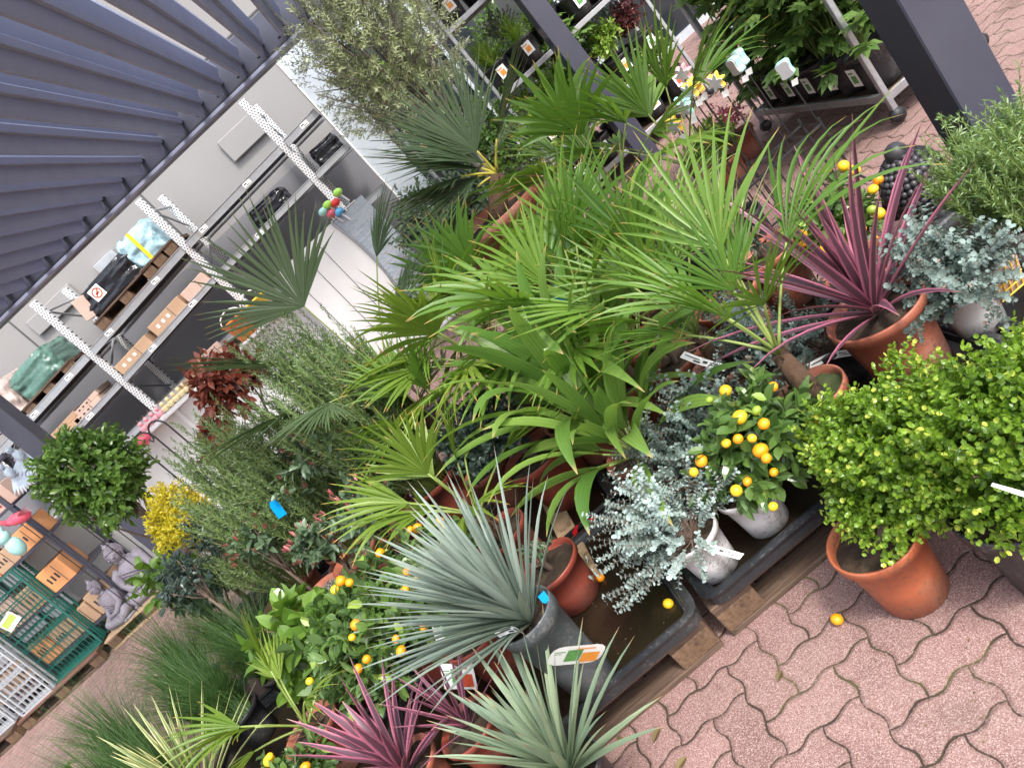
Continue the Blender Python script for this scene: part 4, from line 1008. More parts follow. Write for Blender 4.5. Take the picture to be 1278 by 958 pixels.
fan_palm('fan_palm','low yellowish fan palm with brown leaf tips just behind the blue green yucca',-.66,2.78,ZT,.13,.24,'darkterra',(-.66,2.78,.52),8,.34,.28,'palmy',seed=14,elev=(30,84),spread=122,extra=[((-.55,.1,.85),.28,.38)])
fan_palm('fan_palm','fan palm in a black pot nearest the tall central post',1.19,4.02,0,.15,.28,'blackpot',(1.17,4.02,.66),9,.48,.44,'palm',seed=17,elev=(35,84),spread=132)
fan_palm('fan_palm','fan palm behind the silver rosemary below the plant trolley',.82,4.24,ZT,.15,.28,'blackpot',(.84,4.26,.72),8,.48,.44,'palm',seed=19,elev=(35,84),spread=142)
fan_palm('fan_palm','small fan palm in front of the big terracotta pot',-.02,3.78,ZT,.13,.24,'terra',(-.02,3.78,.78),7,.36,.34,'palm',seed=23,elev=(10,82),spread=122)
fan_palm('fan_palm','fan palm low in the bottom left corner behind the purple cordyline',-1.70,2.62,ZT,.13,.22,'terra',(-1.70,2.62,.40),6,.30,.26,'palmy',seed=29,elev=(20,75),spread=102,extra=[((-.6,.0,.8),.25,.33)],nseg=18)
#fan_palm('fan_palm','fan palm squeezed between the two light green palms',.05,2.80,ZT,.12,.22,'terra',(.05,2.80,.50),6,.32,.28,'palmy',seed=31,elev=(25,80),spread=140)
#fan_palm('fan_palm','slender fan palm with narrow fingers at the centre right over the silver eucalyptus',.30,2.35,ZT,.12,.22,'terra',(.30,2.35,.42),5,.30,.24,'palm',seed=37,elev=(30,80),spread=110,nseg=14)
fan_palm('fan_palm','fan palm with raised fronds at the back of the middle row',.40,3.45,ZT,.13,.24,'terra',(.40,3.45,.66),7,.38,.36,'palm',seed=39,elev=(35,84),spread=132)
fan_palm('fan_palm','fan palm standing behind the shrubs with pink buds',-.62,3.42,ZT,.13,.24,'terra',(-.62,3.42,.62),6,.34,.34,'palm',seed=53,elev=(40,84),spread=122)
fan_palm('fan_palm','second small fan palm by the white display side',-.18,3.86,ZT,.13,.24,'terra',(-.18,3.86,.80),7,.38,.36,'palm',seed=57,elev=(35,84),spread=122)
for o in list(col.objects):
    lb=o.get('label') or ''
    if lb.startswith('full light green fan palm with a blue ribbon'): ribbon_tag(o,(-.02,-.10,.72),(.1,.0,1),.09,.035)
    if lb.startswith('light green fan palm between'): band_tag(o,(-.10,-.12,.42),(.5,-.3,-.8),(.7,.1,.1),.16,.028)
    if lb.startswith('bushy yellow green'): band_tag(o,(.02,-.14,.36),(.8,-.2,-.3),(.1,0,1),.14,.03)
# dark trachycarpus
fan_palm('large_fan_palm','big dark green fan palm with yellow stalks in the very large terracotta pot',.26,4.75,.585,.37,.50,'terra',(.44,4.72,1.24),5,.60,.20,'palmd','petioleY',seed=41,elev=(25,80),extra=[((-.5,.1,.95),.10,.74),((-.75,0,.6),.12,.70),((-.2,.1,1.),.10,.72),((-.9,-.1,.25),.14,.62)],nseg=44,stiff=.08,trunk_r=.06,spread=120,group=None,petr=.008,fuse=.46,reg=True)
for k in range(4): pallet('pallet',['lowest','second','third','topmost'][k]+' pallet of the stack under the large terracotta pot',.26,4.75,.146*k,.8,.8,'wood')
fan_palm('tall_fan_palm','tall dark fan palm with open stiff fans left of the white display',-.72,3.72,ZT,.15,.26,'darkterra',(-.72,3.72,.95),2,.40,.40,'palmd',seed=47,elev=(30,50),extra=[((-.02,-.1,1.),.56,.56),((-.45,.0,.75),.50,.56),((.60,.1,.9),.62,.40),((-.65,-.1,.5),.45,.54)],nseg=36,stiff=.08,spread=130,group=None,petr=.004,fuse=.50,reg=True)
# --- pleated broad leaves
pleated('pleated_leaf_plant','pleated broad leaved plant arching over the empty tray',-.03,2.52,ZT,.12,.26,'terra',21,.46,.062,3,'arching plants with pleated leaves')
pleated('pleated_leaf_plant','taller pleated broad leaved plant behind the arching one',-.04,2.84,ZT,.13,.30,'terra',22,.56,.066,5,'arching plants with pleated leaves',elev=(25,88))
pleated('pleated_leaf_plant','pleated broad leaved plant at the back under the green palms',.28,3.22,ZT,.13,.28,'terra',15,.62,.07,9,'arching plants with pleated leaves',elev=(30,88))
# --- yuccas, cordylines
r=blade_plant('blue_yucca','blue green yucca in the tall grey pot at the tray edge',-.60,2.0,ZT,.105,.36,'greypot',135,.50,.025,'yucca',4,elev=(20,88),droop=.12,cat='yucca',group=None,lean=(-.34,.08,.15))
band_tag(r,(-.08,-.06,.40),(.6,-.6,-.1),(0,0,1),.12,.028); picture_tag(r,(.06,-.13,.22),(.45,.1,-.5),(.6,-.35,.5),.17,.10,'orprint',True); ribbon_tag(r,(.09,-.04,.36),(.1,.0,1),.045,.025)
r=blade_plant('sage_yucca','pale sage yucca in a black pot at the bottom edge of the paving',-.76,1.74,0,.11,.22,'blackpot',76,.43,.027,'yucca2',6,elev=(18,88),droop=.14,cat='yucca')
picture_tag(r,(.07,-.11,.24),(.5,.1,-.5),(.6,-.3,.5),.11,.06,'orprint',True)
r=blade_plant('purple_cordyline','purple cordyline with pink edged blades in a round terracotta pot',.82,2.16,ZT,.155,.27,'terra',34,.60,.037,'cord',7,elev=(20,88),droop=.26,cat='cordyline',group='purple cordylines')
r=blade_plant('purple_cordyline','purple cordyline at the bottom edge below the orange bush',-1.25,2.06,ZT,.12,.18,'terra',34,.38,.036,'cord',9,elev=(10,88),droop=.15,cat='cordyline',group='purple cordylines')
blade_plant('purple_cordyline','narrow striped purple cordyline right of the lower one',-1.0,2.05,ZT,.11,.16,'darkterra',22,.28,.016,'cord',19,elev=(25,88),droop=.12,cat='cordyline',group='purple cordylines')
blade_plant('variegated_yucca','yellow striped yucca in the bottom left corner',-2.28,2.72,ZT,.12,.24,'terra',70,.50,.024,'varieg',12,elev=(12,88),droop=.12,cat='yucca')
blade_plant('variegated_flax','white edged blade plant behind the light green palm',.93,3.40,ZT,.12,.22,'terra',34,.50,.04,'agave',13,elev=(35,88),droop=.15,cat='yucca')
# --- eucalyptus
r=eucal('silver_eucalyptus','silver eucalyptus spilling from a grey white pot at the tray corner',-.07,2.04,ZT,.095,.17,'whitepot',95,.30,'euc',3,.0155,(-.30,.10,.10)); band_tag(r,(.0,-.10,.19),(.35,-.30,-.42),(.7,.1,.1),.13,.022)
eucal('grey_eucalyptus','grey eucalyptus behind the small orange bush',.22,2.36,ZT,.09,.16,'whitepot',80,.30,'eucd',5,.015,(0,0,.3))
eucal('grey_eucalyptus','grey eucalyptus under the slender fan palm',.55,2.52,ZT,.09,.16,'whitepot',70,.30,'eucd',6,.015,(0,0,.3))
r=eucal('grey_eucalyptus','grey green eucalyptus trailing right of the purple cordyline',1.04,2.10,ZT,.095,.17,'whitepot',80,.26,'eucd',8,.019,(-.1,0,.2))
r=eucal('grey_eucalyptus','small grey eucalyptus in the black pot with the white band',.68,2.36,ZT,.10,.18,'blackpot',22,.22,'eucd',9,.015,(-.3,.2,.2)); band_tag(r,(-.10,-.09,.19),(.85,-.35,-.25),(.2,0,1),.16,.026)
eucal('silver_eucalyptus','silver eucalyptus half hidden below the pleated leaves',.06,2.34,ZT,.09,.16,'terra',60,.26,'eucd',10,.014,(-.1,0,.2))
# --- citrus
citrus('calamondin_bush','small orange bush in a grey white pot at the front of the tray',.14,2.05,ZT,(.26,2.04,.43),(.22,.19,.18),120,.095,.17,'whitepot',3,26,.078,.0205,V((-.05,-.8,.3)))
r=citrus('calamondin_bush','large bushy orange plant left of the blue green yucca',-1.12,2.62,ZT,(-1.06,2.55,.55),(.42,.26,.22),330,.14,.24,'darkterra',5,32,.075,.018,V((-.0,-.75,.6)))
picture_tag(r,(.20,-.28,.29),(.62,-.25,-.28),(.55,.1,.7),.125,.095,'redprint'); picture_tag(r,(.13,-.36,.18),(.55,-.3,-.28),(.55,.1,.7),.125,.095,'redprint')
citrus('calamondin_bush','orange bush behind the purple cordyline',1.16,2.86,0,(1.16,2.86,.42),(.19,.19,.17),110,.12,.2,'terra',6,18,.065,.022,V((-.3,-.7,.4)))
citrus('calamondin_bush','low orange bush behind the bottom left fan palm',-1.78,2.34,ZT,(-1.75,2.36,.38),(.24,.18,.14),60,.12,.18,'terra',8,8,.07,.020)
shrub('lemon_bush','bright green large leaved lemon bush beside the pink pots',-1.62,3.02,ZT,(-1.66,3.02,.52),(.28,.2,.2),'lemon',60,.13,.065,.14,.24,'darkterra',4,None,'citrus',lpt=4,twigL=.08,inner=.4,curl=.15)
shrub('lemon_bush','dark glossy leaved citrus between the lemon and orange bushes',-1.42,2.82,ZT,(-1.44,2.84,.48),(.24,.2,.2),'citrus',70,.11,.055,.12,.22,'terra',14,None,'citrus',lpt=5,twigL=.08,inner=.4,curl=.15)
# --- front box bushes on the paving
shrub('box_bush','box bush in an orange plastic pot standing on the paving',.29,1.655,0,(.475,1.67,.375),(.23,.23,.21),'box',1500,.019,.0135,.125,.235,'orangepot',3,'clipped box bushes',lpt=11,twigL=.07,round_=True,inner=.60,rough=.24,young=.3,curl=.12,nbr=4)
r=shrub('box_bush','box bush in the dark pot at the right edge of the paving',.56,1.44,0,(.66,1.45,.38),(.25,.23,.22),'box',1500,.020,.014,.15,.27,'blackpot',5,'clipped box bushes',lpt=11,twigL=.07,round_=True,inner=.60,rough=.24,young=.3,curl=.12,nbr=4)
mb=MB(); p0=V((-.10,-.20,.52)); mb.add([p0,p0+V((.006,0,.004)),p0+V((.06,-.07,-.06)),p0+V((.135,-.09,-.125)),p0+V((.125,-.09,-.135)),p0+V((.05,-.07,-.07))],[[0,1,2,5],[5,2,3,4]]); mb.build('tag',M['label'],r)
# --- rosemaries
rosemary('rosemary_bush','fresh green rosemary at the right edge beside the dark post',1.36,2.14,ZT,.36,.22,170,'rose',.12,.18,'whitepot',3,.030)
r=rosemary('rosemary_bush','tall rosemary below the dark open fans',-.92,3.72,ZT,1.24,.36,170,'rosed',.14,.26,'darkterra',5,.036,lean=(-.05,0))
r=rosemary('rosemary_bush','wide rosemary with a blue ribbon beside the laurel ball',-1.56,3.92,ZT,1.10,.40,185,'rosed',.14,.26,'terra',7,.036,lean=(-.08,0)); ribbon_tag(r,(.06,-.36,.78),(.3,-.1,1),-.09,.045)
rosemary('rosemary_bush','silvery rosemary below the plant trolley behind the palms',.56,3.72,ZT,.62,.26,90,'rosed',.12,.22,'terra',9,.026)
for i,(x,y) in enumerate(((-1.25,3.98),(-1.98,4.1))):
    rosemary('rosemary_bush',['shadowed rosemary between the two big ones','rosemary at the left end above the golden ball'][i],x,y,ZT,.72,.34,80,'rosed',.12,.22,'terra',15+i,.03)
# --- standards
shrub('laurel_ball_tree','round laurel ball tree in front of the left post',-2.62,4.75,0,(-2.62,4.75,1.56),(.34,.34,.35),'laurel',520,.062,.027,.17,.28,'blackpot',3,None,'tree',tr=.018,lpt=9,twigL=.11,inner=.45,rough=.2,zmin=-1,young=.25,curl=.2)
r=shrub('golden_euonymus_standard','yellow leaved ball on a stem in a pink gravel pot',-2.30,4.45,0,(-2.33,4.45,1.06),(.19,.19,.22),'yel',900,.030,.014,.15,.26,'terra',5,None,'tree',tr=.016,lpt=8,twigL=.05,inner=.5,rough=.22,zmin=-1,soil='gravel')
band_tag(r,(-.07,-.08,.83),(.75,.1,-.5),(.4,0,.8),.14,.03); picture_tag(r,(-.03,-.1,.75),(.6,0,-.5),(.4,0,.8),.1,.08,'print')
shrub('photinia_bush','copper red leaved bush behind the rosemaries',-1.62,4.75,0,(-1.62,4.75,1.42),(.26,.22,.24),'photinia',130,.085,.036,.15,.28,'terra',6,None,'shrub',tr=.014,lpt=6,twigL=.1,inner=.3,rough=.3,curl=.25)
shrub('photinia_bush','second copper leaved bush in front of the white display',-1.98,4.9,0,(-1.98,4.9,1.22),(.16,.16,.16),'photinia',45,.08,.034,.15,.28,'terra',7,None,'shrub',tr=.012,lpt=6,twigL=.1,inner=.3,rough=.3,curl=.25)
shrub('potted_citrus_tree','glossy leaved plant below the golden ball beside the statues',-2.68,4.35,0,(-2.60,4.35,.86),(.20,.18,.20),'lemon',46,.10,.045,.15,.26,'terra',8,None,'shrub',lpt=5,twigL=.08,inner=.3)
shrub('camellia_bush','dark camellia bush under the golden ball',-2.42,4.15,0,(-2.42,4.15,.74),(.20,.18,.20),'dark',90,.07,.035,.13,.22,'blackpot',9,None,'shrub',lpt=6,twigL=.08,inner=.3)
# --- rhododendron-like row, brown gravelly pots
for i,(x,y,cz,sx,n_,lb,sl_) in enumerate([(-1.50,3.72,.88,.18,34,'at the left end of the row','barkchips'),(-1.16,3.60,.98,.17,30,'tallest of the row, by the rosemaries','barkchips'),(-1.10,3.14,.74,.17,40,'nearest the yellowish fan palm','gravel'),(-1.38,3.26,.72,.15,28,'behind the lemon leaves','barkchips'),(-1.74,3.62,.84,.14,24,'beside the pink gravel pots','gravel')]):
    r=shrub('budding_shrub','grey green shrub with pink buds and bare stems '+lb,x,y,ZT,(x,y,cz),(sx,sx*.9,sx*.85),'rhodo',n_,.07,.027,.145,.24,['terra','darkterra'][i%2],20+i,'shrubs with pink buds in gravelly pots','shrub',tr=.009,lpt=7,twigL=.07,inner=.35,rough=.3,soil=sl_,nbr=9,curl=.2)
    bd=MB(); cc=V((x,y,cz))-V((x,y,ZT))
    for q in range(17):
        d=rdir(-.2,1); p=cc+V((d.x*sx,d.y*sx*.9,d.z*sx*.85))*R.uniform(.8,1.05)
        for kk in range(5): bd.strap(p,(jit(d+UP,.5)),R.uniform(.025,.045),.012,R.uniform(0,.6),3,.2,None,'oval')
    bd.build('buds',L['bud'],r)
# pink pots with bare stems
for i,(x,y,sx) in enumerate(((-2.02,3.98,'gravel'),(-2.16,3.72,'gravel'),(-1.78,4.3,'soil'),(-2.1,4.62,'barkchips'))):
    z_=ZT if y<4.2 else 0
    r=shrub('stem_tree','small standard tree with a bare stem '+['in the gravel filled pot beside the grass','in the pale pot nearest the lemon leaves','in the dark soil pot behind','in the bark filled pot beside the golden ball'][i],x,y,z_,(x-.02,y,z_+.78),(.13,.13,.15),'dark',60,.05,.02,.13,.23,['terra','terra','orangepot','blackpot'][i],40+i,'small standards on bare stems','tree',tr=.011,lpt=7,twigL=.06,inner=.3,soil=sx)
# dark leaved, terracotta
r=shrub('dark_leaved_shrub','dark blue green shrub with a blue ribbon in the big red brown pot',-.36,3.08,ZT,(-.47,3.08,.66),(.22,.20,.18),'dark',420,.034,.02,.17,.27,'darkterra',30,None,'shrub',lpt=8,twigL=.05,inner=.3,round_=True); ribbon_tag(r,(.13,-.14,.30),(.05,-.1,-1),.07,.03)
for i,(x,y,h_,pm,lb) in enumerate([(-.13,3.16,.27,'terra','empty looking terracotta pot beside the dark leaved shrub'),(-.53,2.42,.19,'darkterra','red brown pot behind the blue green yucca'),(.33,2.90,.26,'terra','terracotta pot under the light green palms'),(.66,2.98,.27,'terra','terracotta pot right of the light green palms'),(-.86,2.36,.24,'darkterra','red brown pot left of the blue green yucca'),(1.02,2.55,.2,'terra','orange pot right behind the purple cordyline'),(.92,3.06,.27,'terra','terracotta pot standing below the white edged blades')]):
    shrub('potted_seedling',lb,x,y,ZT,(x,y,ZT+h_+.07),(.08,.08,.07),['dark','rhodo'][i%2],14,.04,.018,.122 if i==1 else .145,h_,pm,60+i,None,'plant pot',lpt=5,twigL=.04,inner=.2)
# ribbons on palms
# --- grasses
def grass_clump(name,label,x,y,z,n,h,sp,seed,potr,poth,potm):
    global R
    R=random.Random(seed); r=plant(name,label,x,y,z,'grass','clumps of fine green sedge',potr,poth,potm); mb=MB()
    for i in range(n):
        a=R.uniform(0,6.28);e=R.uniform(20,88)**1; d=azel(math.degrees(a),e*.6+36)
        mb.strap((math.cos(a)*R.uniform(0,.07),math.sin(a)*R.uniform(0,.07),poth*.9),d,h*R.uniform(.6,1.15),.0042,R.uniform(.4,1.7),8,.1,None,'grass')
    mb.build('foliage',L['grass'],r); return r
for i,(x,y) in enumerate(((-2.30,3.30),(-2.62,3.62),(-2.44,3.98),(-2.9,3.2),(-2.06,3.42),(-2.75,4.0),(-3.1,3.7),(-2.55,3.0))):
    grass_clump('sedge_clump','fine green sedge clump '+['in the middle of the sedges','toward the statue pallet','beside the pink gravel pots','furthest left','nearest the lemon leaves','at the back of the sedges','at the left end near the red edged pallet','behind the striped yucca'][i],x,y,ZT,640,.50 if x>-2.7 else .62,.2,70+i,.11,.18,'blackpot')
# bottom-left leafy plants
for i,(x,y,cz) in enumerate(((-2.95,3.05,.55),(-3.25,3.3,.62),(-2.5,2.6,.55))):
    shrub('soft_leaved_plant',['pale green soft leaved plant at the left of the striped yucca','pale green soft leaved plant at the far left bottom corner','pale green soft leaved plant at the bottom edge'][i],x,y,0 if i<2 else ZT,(x,y,cz),(.2,.18,.16),'lemon',60,.075,.042,.12,.2,'terra' if i else 'orangepot',80+i,None,'plant',lpt=5,twigL=.07,inner=.35)
# --- olive
def olive():
    global R
    R=random.Random(9); x,y=.55,6.4
    r=plant('olive_tree','large grey green olive tree in front of the metal column',x,y,0,'tree',None,.3,.45,'blackpot')
    t=MB(); t.tube([(0,0,.4),(.02,0,.9),(-.02,.02,1.35),(-.04,0,1.7)],[.055,.05,.045,.03],10); mb=MB()
    c=V((-.04,0,2.30))
    for i in range(42):
        d=rdir(-.55,1); e=c+V((d.x*.58,d.y*.50,d.z*.80)); s_=V((-.03,0,R.uniform(1.35,2.1))); m_=s_.lerp(e,.5)+V((0,0,.06)); t.tube([s_,m_,e],[.014,.008,.003],5)
    for i in range(1500):
        d=rdir(-.75,1); rr=R.uniform(.25,1)**.6*(1+.3*noise.noise(d*2.4)); e=c+V((d.x*.62,d.y*.52,d.z*.86))*rr
        td=jit(d+UP*.3,.7); ln=R.uniform(.08,.17)
        t.tube([e-td*ln,e],[.0018,.001],3,cap=False)
        for k in range(11):
            p=e-td*ln*(1-(k+.5)/11); sd=td.orthogonal().normalized(); sd=Matrix.Rotation(k*1.6,3,td)@sd
            mb.leaf(p,(sd+td*.8).normalized(),td,R.uniform(.032,.052),.012,min(1,R.random()*.7+max(0,rr-.6)),.1)
    t.build('trunk',M['greybark'],r); mb.build('foliage',L['olive'],r)
olive()
# --- trolley plants
def small_pot_plant(label,x,y,z,kind,seed,s=1,group=None,tagd=(0,-1),parentname=None):
    global R
    R=random.Random(seed); nm={'strap':'daylily','bush':'perennial','maple':'lobed_leaf_perennial','burg':'burgundy_perennial','grey':'lavender','white':'white_flowered_perennial'}[kind]
    r=plant(nm,label,x,y,z,'potted plant',group,.075*s,.13*s,'blackpot'); mb=MB(); b=V((0,0,.12*s))
    if kind=='strap':
        for i in range(70): mb.strap(b+rdir()*.015,azel(R.uniform(0,360),R.uniform(30,88)),.2*s*R.uniform(.6,1.1),.011*s,R.uniform(.6,1.4),5,.2,None,'grass')
        lm='perenn'
    elif kind in('maple',):
        for i in range(38):
            d=azel(R.uniform(0,360),R.uniform(5,88)); e=b+V((d.x*.17,d.y*.17,d.z*.42))*s*R.uniform(.5,1.1)
            for j in range(3):
                q=jit(V((d.x,d.y,.1)),.5); n_=jit(UP,.4); p=e+rdir()*.03*s
                for a in(-70,-35,0,35,70):
                    mb.leaf(p,Matrix.Rotation(rad(a),3,n_)@q,n_,.07*s*(1-.004*abs(a)),.032*s,R.random()*.6+d.z*.4,.1)
        lm='maple'
    else:
        sh={'bush':('perenn',.04,.014),'burg':('burg',.035,.012),'grey':('grey',.03,.008),'white':('perenn',.03,.012)}[kind]
        twig_bush(mb,b+V((0,0,.11*s)),.12*s,.12*s,.13*s,75,sh[1]*s,sh[2]*s,lpt=8,twigL=.07*s,inner=.3,zmin=-.5); lm=sh[0]
    mb.build('foliage',L[lm],r)
    st=MB()
    if kind in('maple','bush'):
        for i in range(8): d=azel(i*45,60); st.tube([b,b+V((d.x*.1,d.y*.1,d.z*.25))*s],[.003,.0015],4)
        st.build('stems',M['petiole'],r)
    if kind=='white':
        fl=MB()
        for i in range(14):
            d=rdir(.2,1); c=b+V((0,0,.12*s))+d*.13*s
            for k in range(6): fl.leaf(c,azel(k*60,20),UP,.018*s,.012*s,R.random(),.1,True)
        fl.build('flowers',L['whitefl'],r)
    tx,ty=tagd; rr_=.078*s; c=V((tx*rr_,ty*rr_,.075*s)); side=V((-ty,tx,0))
    if side.x<0: side=-side
    tg=MB(); t2=MB()
    def q(m_,w0,w1,h0,h1,o_): 
        nn=V((tx,ty,0))*o_; m_.add([c+nn+side*w0+V((0,0,h0)),c+nn+side*w1+V((0,0,h0)),c+nn+side*w1+V((0,0,h1)),c+nn+side*w0+V((0,0,h1))],[[0,1,2,3]])
    q(tg,-.024*s,.024*s,-.03*s,.03*s,.003); q(t2,-.013*s,.013*s,-.018*s,.008*s,.0045); q(t2,-.018*s,.006*s,.014*s,.02*s,.0045)
    o=tg.build('tag',M['label'],r); t2.build('picture',M['orprint' if kind in('strap','bush') else 'redprint' if kind=='white' else 'grprint'],o)
    return r
trolley('plant_trolley','tall plant trolley of black pots behind the central post',1.24,7.95,1.68,.7,(.17,.64,1.39,2.16),2.75)
ords=['first','second','third','fourth','fifth','sixth']
lv=[('lower middle shelf',.67,['bush','bush','maple','bush','burg']),('upper middle shelf',1.42,['strap','strap','strap','grey','bush']),('top shelf',2.19,['strap','bush','grey','strap','white']),('floor shelf',.20,['bush','maple','bush','bush','white'])]
for li,(nm_,z_,ks) in enumerate(lv):
    for j in range(2):
        for i,kd in enumerate(ks):
            small_pot_plant({'strap':'strap leaved plant','bush':'leafy green perennial','maple':'lobed leaf perennial','burg':'burgundy leaved perennial','grey':'grey leaved lavender','white':'white flowered perennial'}[kd]+', '+ords[i]+', '+['front','back'][j]+' row, '+nm_+', left trolley',1.42+i*.33,8.13+j*.33,z_,kd if j==0 else R.choice(['bush','grey','strap']),200+li*20+j*7+i,1.95,'potted plants on the left trolley')
# the label of a back row plant follows its own kind
for o in list(col.objects):
    if o.get('group')=='potted plants on the left trolley' and 'back row' in o['label']:
        k=o.name.split('.')[0]; nm_={'daylily':'strap leaved plant','perennial':'leafy green perennial','lavender':'grey leaved lavender'}[k]; o['label']=nm_+o['label'][o['label'].index(','):]
trolley('plant_trolley','low loaded plant trolley of lobed leaf plants on the right',2.28,4.14,.58,1.56,(.17,1.75),1.95)
for i in range(6):
    for j in range(2):
        small_pot_plant(('lobed leaf perennial in a black pot, ' if True else '')+ords[i]+' from the near end, '+['front','back'][j]+' row, right trolley',2.40+j*.27,4.27+i*.25,.20,'maple',300+i*2+j,1.85,'lobed leaf plants on the right trolley',tagd=(-1,0) if j==0 else (1,0))
trolley('plant_trolley','distant plant trolley behind the other two',3.75,8.9,1.2,.56,(.2,.75),1.9)
for i in range(5): small_pot_plant('leafy perennial, '+ords[i]+' from the left on the distant trolley',3.87+i*.24,9.1,.78,'bush',340+i,1.3,'plants on the distant trolley')
trolley('plant_trolley','plant trolley behind the left one near the olive tree',.30,9.0,.85,.56,(.2,.8,1.4,2.0),2.3)
for j,z_ in enumerate((.83,1.43,2.03)):
    for i in range(3): small_pot_plant(['grey leaved lavender','strap leaved plant','white flowered perennial'][j]+', '+ords[i]+' from the left on a shelf of the trolley near the olive',0.42+i*.27,9.25,z_,['grey','strap','white'][j],350+i+j*9,1.4,'plants on the trolley near the olive')
# rows of shrubs at the back
for i,(x,y,h_,lm) in enumerate([(.25,7.3,.9,'rhodo'),(.85,7.5,1.1,'laurel'),(-.1,8.4,1.0,'rhodo'),(2.0,9.9,1.6,'laurel'),(3.0,10.2,1.3,'dark'),(5.2,10.3,1.2,'laurel'),(6.4,10.0,1.1,'rhodo')]):
    shrub('nursery_shrub',['dark','bright','dull','tall bright','dark round','broad bright','low dull'][i]+' green shrub in a black pot in the back row, '+(ords+['seventh'])[i]+' from the left',x,y,0,(x,y,h_),(.42,.4,h_*.45),lm,240,.07,.03,.2,.3,'blackpot',90+i,'shrubs in the back row',lpt=8,twigL=.14,inner=.3,rough=.25)
# small plants on the paving between the trolleys
shrub('lime_leaved_bush','low lime leaved bush standing on the paving behind the fan palms',1.75,5.3,0,(1.75,5.3,.36),(.2,.2,.16),'box',140,.05,.022,.12,.2,'terra',97,None,'shrub',lpt=7,twigL=.06,inner=.3)
shrub('pink_flowering_plant','pink flowering plant in front of the trolley base',2.02,5.55,0,(2.02,5.55,.34),(.16,.16,.14),'pinkfl',70,.03,.02,.12,.2,'terra',98,None,'plant',lpt=7,twigL=.05,inner=.3)
shrub('pink_flowering_plant','pink flowered plant behind the yellow green palm before the white display',-.98,5.6,0,(-.98,5.6,.62),(.22,.2,.2),'pinkfl',40,.05,.04,.14,.24,'blackpot',99,None,'plant',lpt=6,twigL=.06,inner=.4)
# --- garden stakes
st=empty('stake_stand',(1.52,4.05,0),'black wire stand holding the painted garden stakes','stand')
mb=MB()
for z_ in (.05,.38): 
    mb.tube([(-.3,-.1,z_),(.3,-.1,z_),(.3,.1,z_),(-.3,.1,z_),(-.3,-.1,z_)],.007,5)
    for k in range(7): mb.tube([(-.3+.1*k,-.1,z_),(-.3+.1*k,.1,z_)],.004,4)
for sx in(-1,1):
    for sy in(-1,1): mb.tube([(sx*.3,sy*.1,.42),(sx*.3,sy*.1,.02)],.008,5); mb.tube([(sx*.3,sy*.1,.05),(sx*.3,sy*.22,0)],.007,5)
mb.build('wire_frame',M['blackwire'],st)
def stake(label,x,y,z,kind,m,seed):
    rr=random.Random(seed); r=empty('garden_stake',(x,y,.03),label,'garden stake','painted flower and butterfly stakes')
    mb=MB(); mb.tube([(0,0,0),(rr.uniform(-.02,.02),0,z-.03)],.004,5); mb.build('rod',M['blackwire'],r)
    mb=MB(); c=V((0,0,z)); 
    def plate(outl,y0,y1,mm):
        n=len(outl); vs=[c+V((a,yy,b)) for yy in(y0,y1) for a,b in outl]; mb.cur=mm
        mb.add(vs,[[j,(j+1)%n,n+(j+1)%n,n+j] for j in range(n)]+[list(range(n))[::-1],[n+j for j in range(n)]])
    if kind=='flower': outl=[((.038+.014*math.cos(6*a))*math.cos(a),(.038+.014*math.cos(6*a))*math.sin(a)) for a in [2*math.pi*k/36 for k in range(36)]]
    else: outl=[(s_*(.012+.05*abs(math.sin(a*1.0))*(.8+.35*math.cos(2*a))),.052*math.cos(a)*(1.0 if math.cos(a)>0 else .8)) for s_,a in [(1,math.pi*k/14) for k in range(15)]+[(-1,math.pi*(14-k)/14) for k in range(15)]]
    plate([(a*.92,b*.92) for a,b in outl],-.024,-.014,0); plate(outl,-.014,.024,1)
    o=mb.build('head',[M['concrete'],M[m]],r); o.rotation_euler=(0,0,rr.uniform(-1.5,-.7)); o.scale=(.9,.9,1)
    t=MB(); t.add([V((-.02,-.03,z-.055)),V((.015,-.035,z-.06)),V((.008,-.02,z-.095)),V((-.026,-.02,z-.085))],[[0,1,2,3]]); t.build('tag',M['label'],r)
for i,(x,y,z_,k_,m_,lb) in enumerate([(1.22,4.0,.86,'flower','yelpaint','lowest yellow edged flower stake at the left end'),(1.30,3.96,.90,'flower','mint','mint edged flower stake next to the lowest yellow one'),(1.34,4.06,.90,'flower','mint','second mint edged flower stake'),(1.40,4.04,.93,'flower','yelpaint','yellow edged flower stake behind the mint ones'),(1.46,4.1,.92,'flower','yelpaint','yellow edged flower stake in the middle of the bunch'),(1.52,4.0,.88,'flower','yelpaint','large pale flower stake with a yellow rim near the trolley'),(1.46,4.14,1.0,'flower','pinkpale','pink edged flower stake standing highest'),(1.66,4.04,.86,'butterfly','mint','mint edged butterfly stake at the top of the bunch'),(1.84,4.0,.68,'butterfly','mint','lone grey and mint butterfly stake by the trolley pots'),(1.72,4.1,.86,'butterfly','mint','second mint butterfly stake behind the first')]):
    stake(lb,x,y,z_,k_,m_,i)
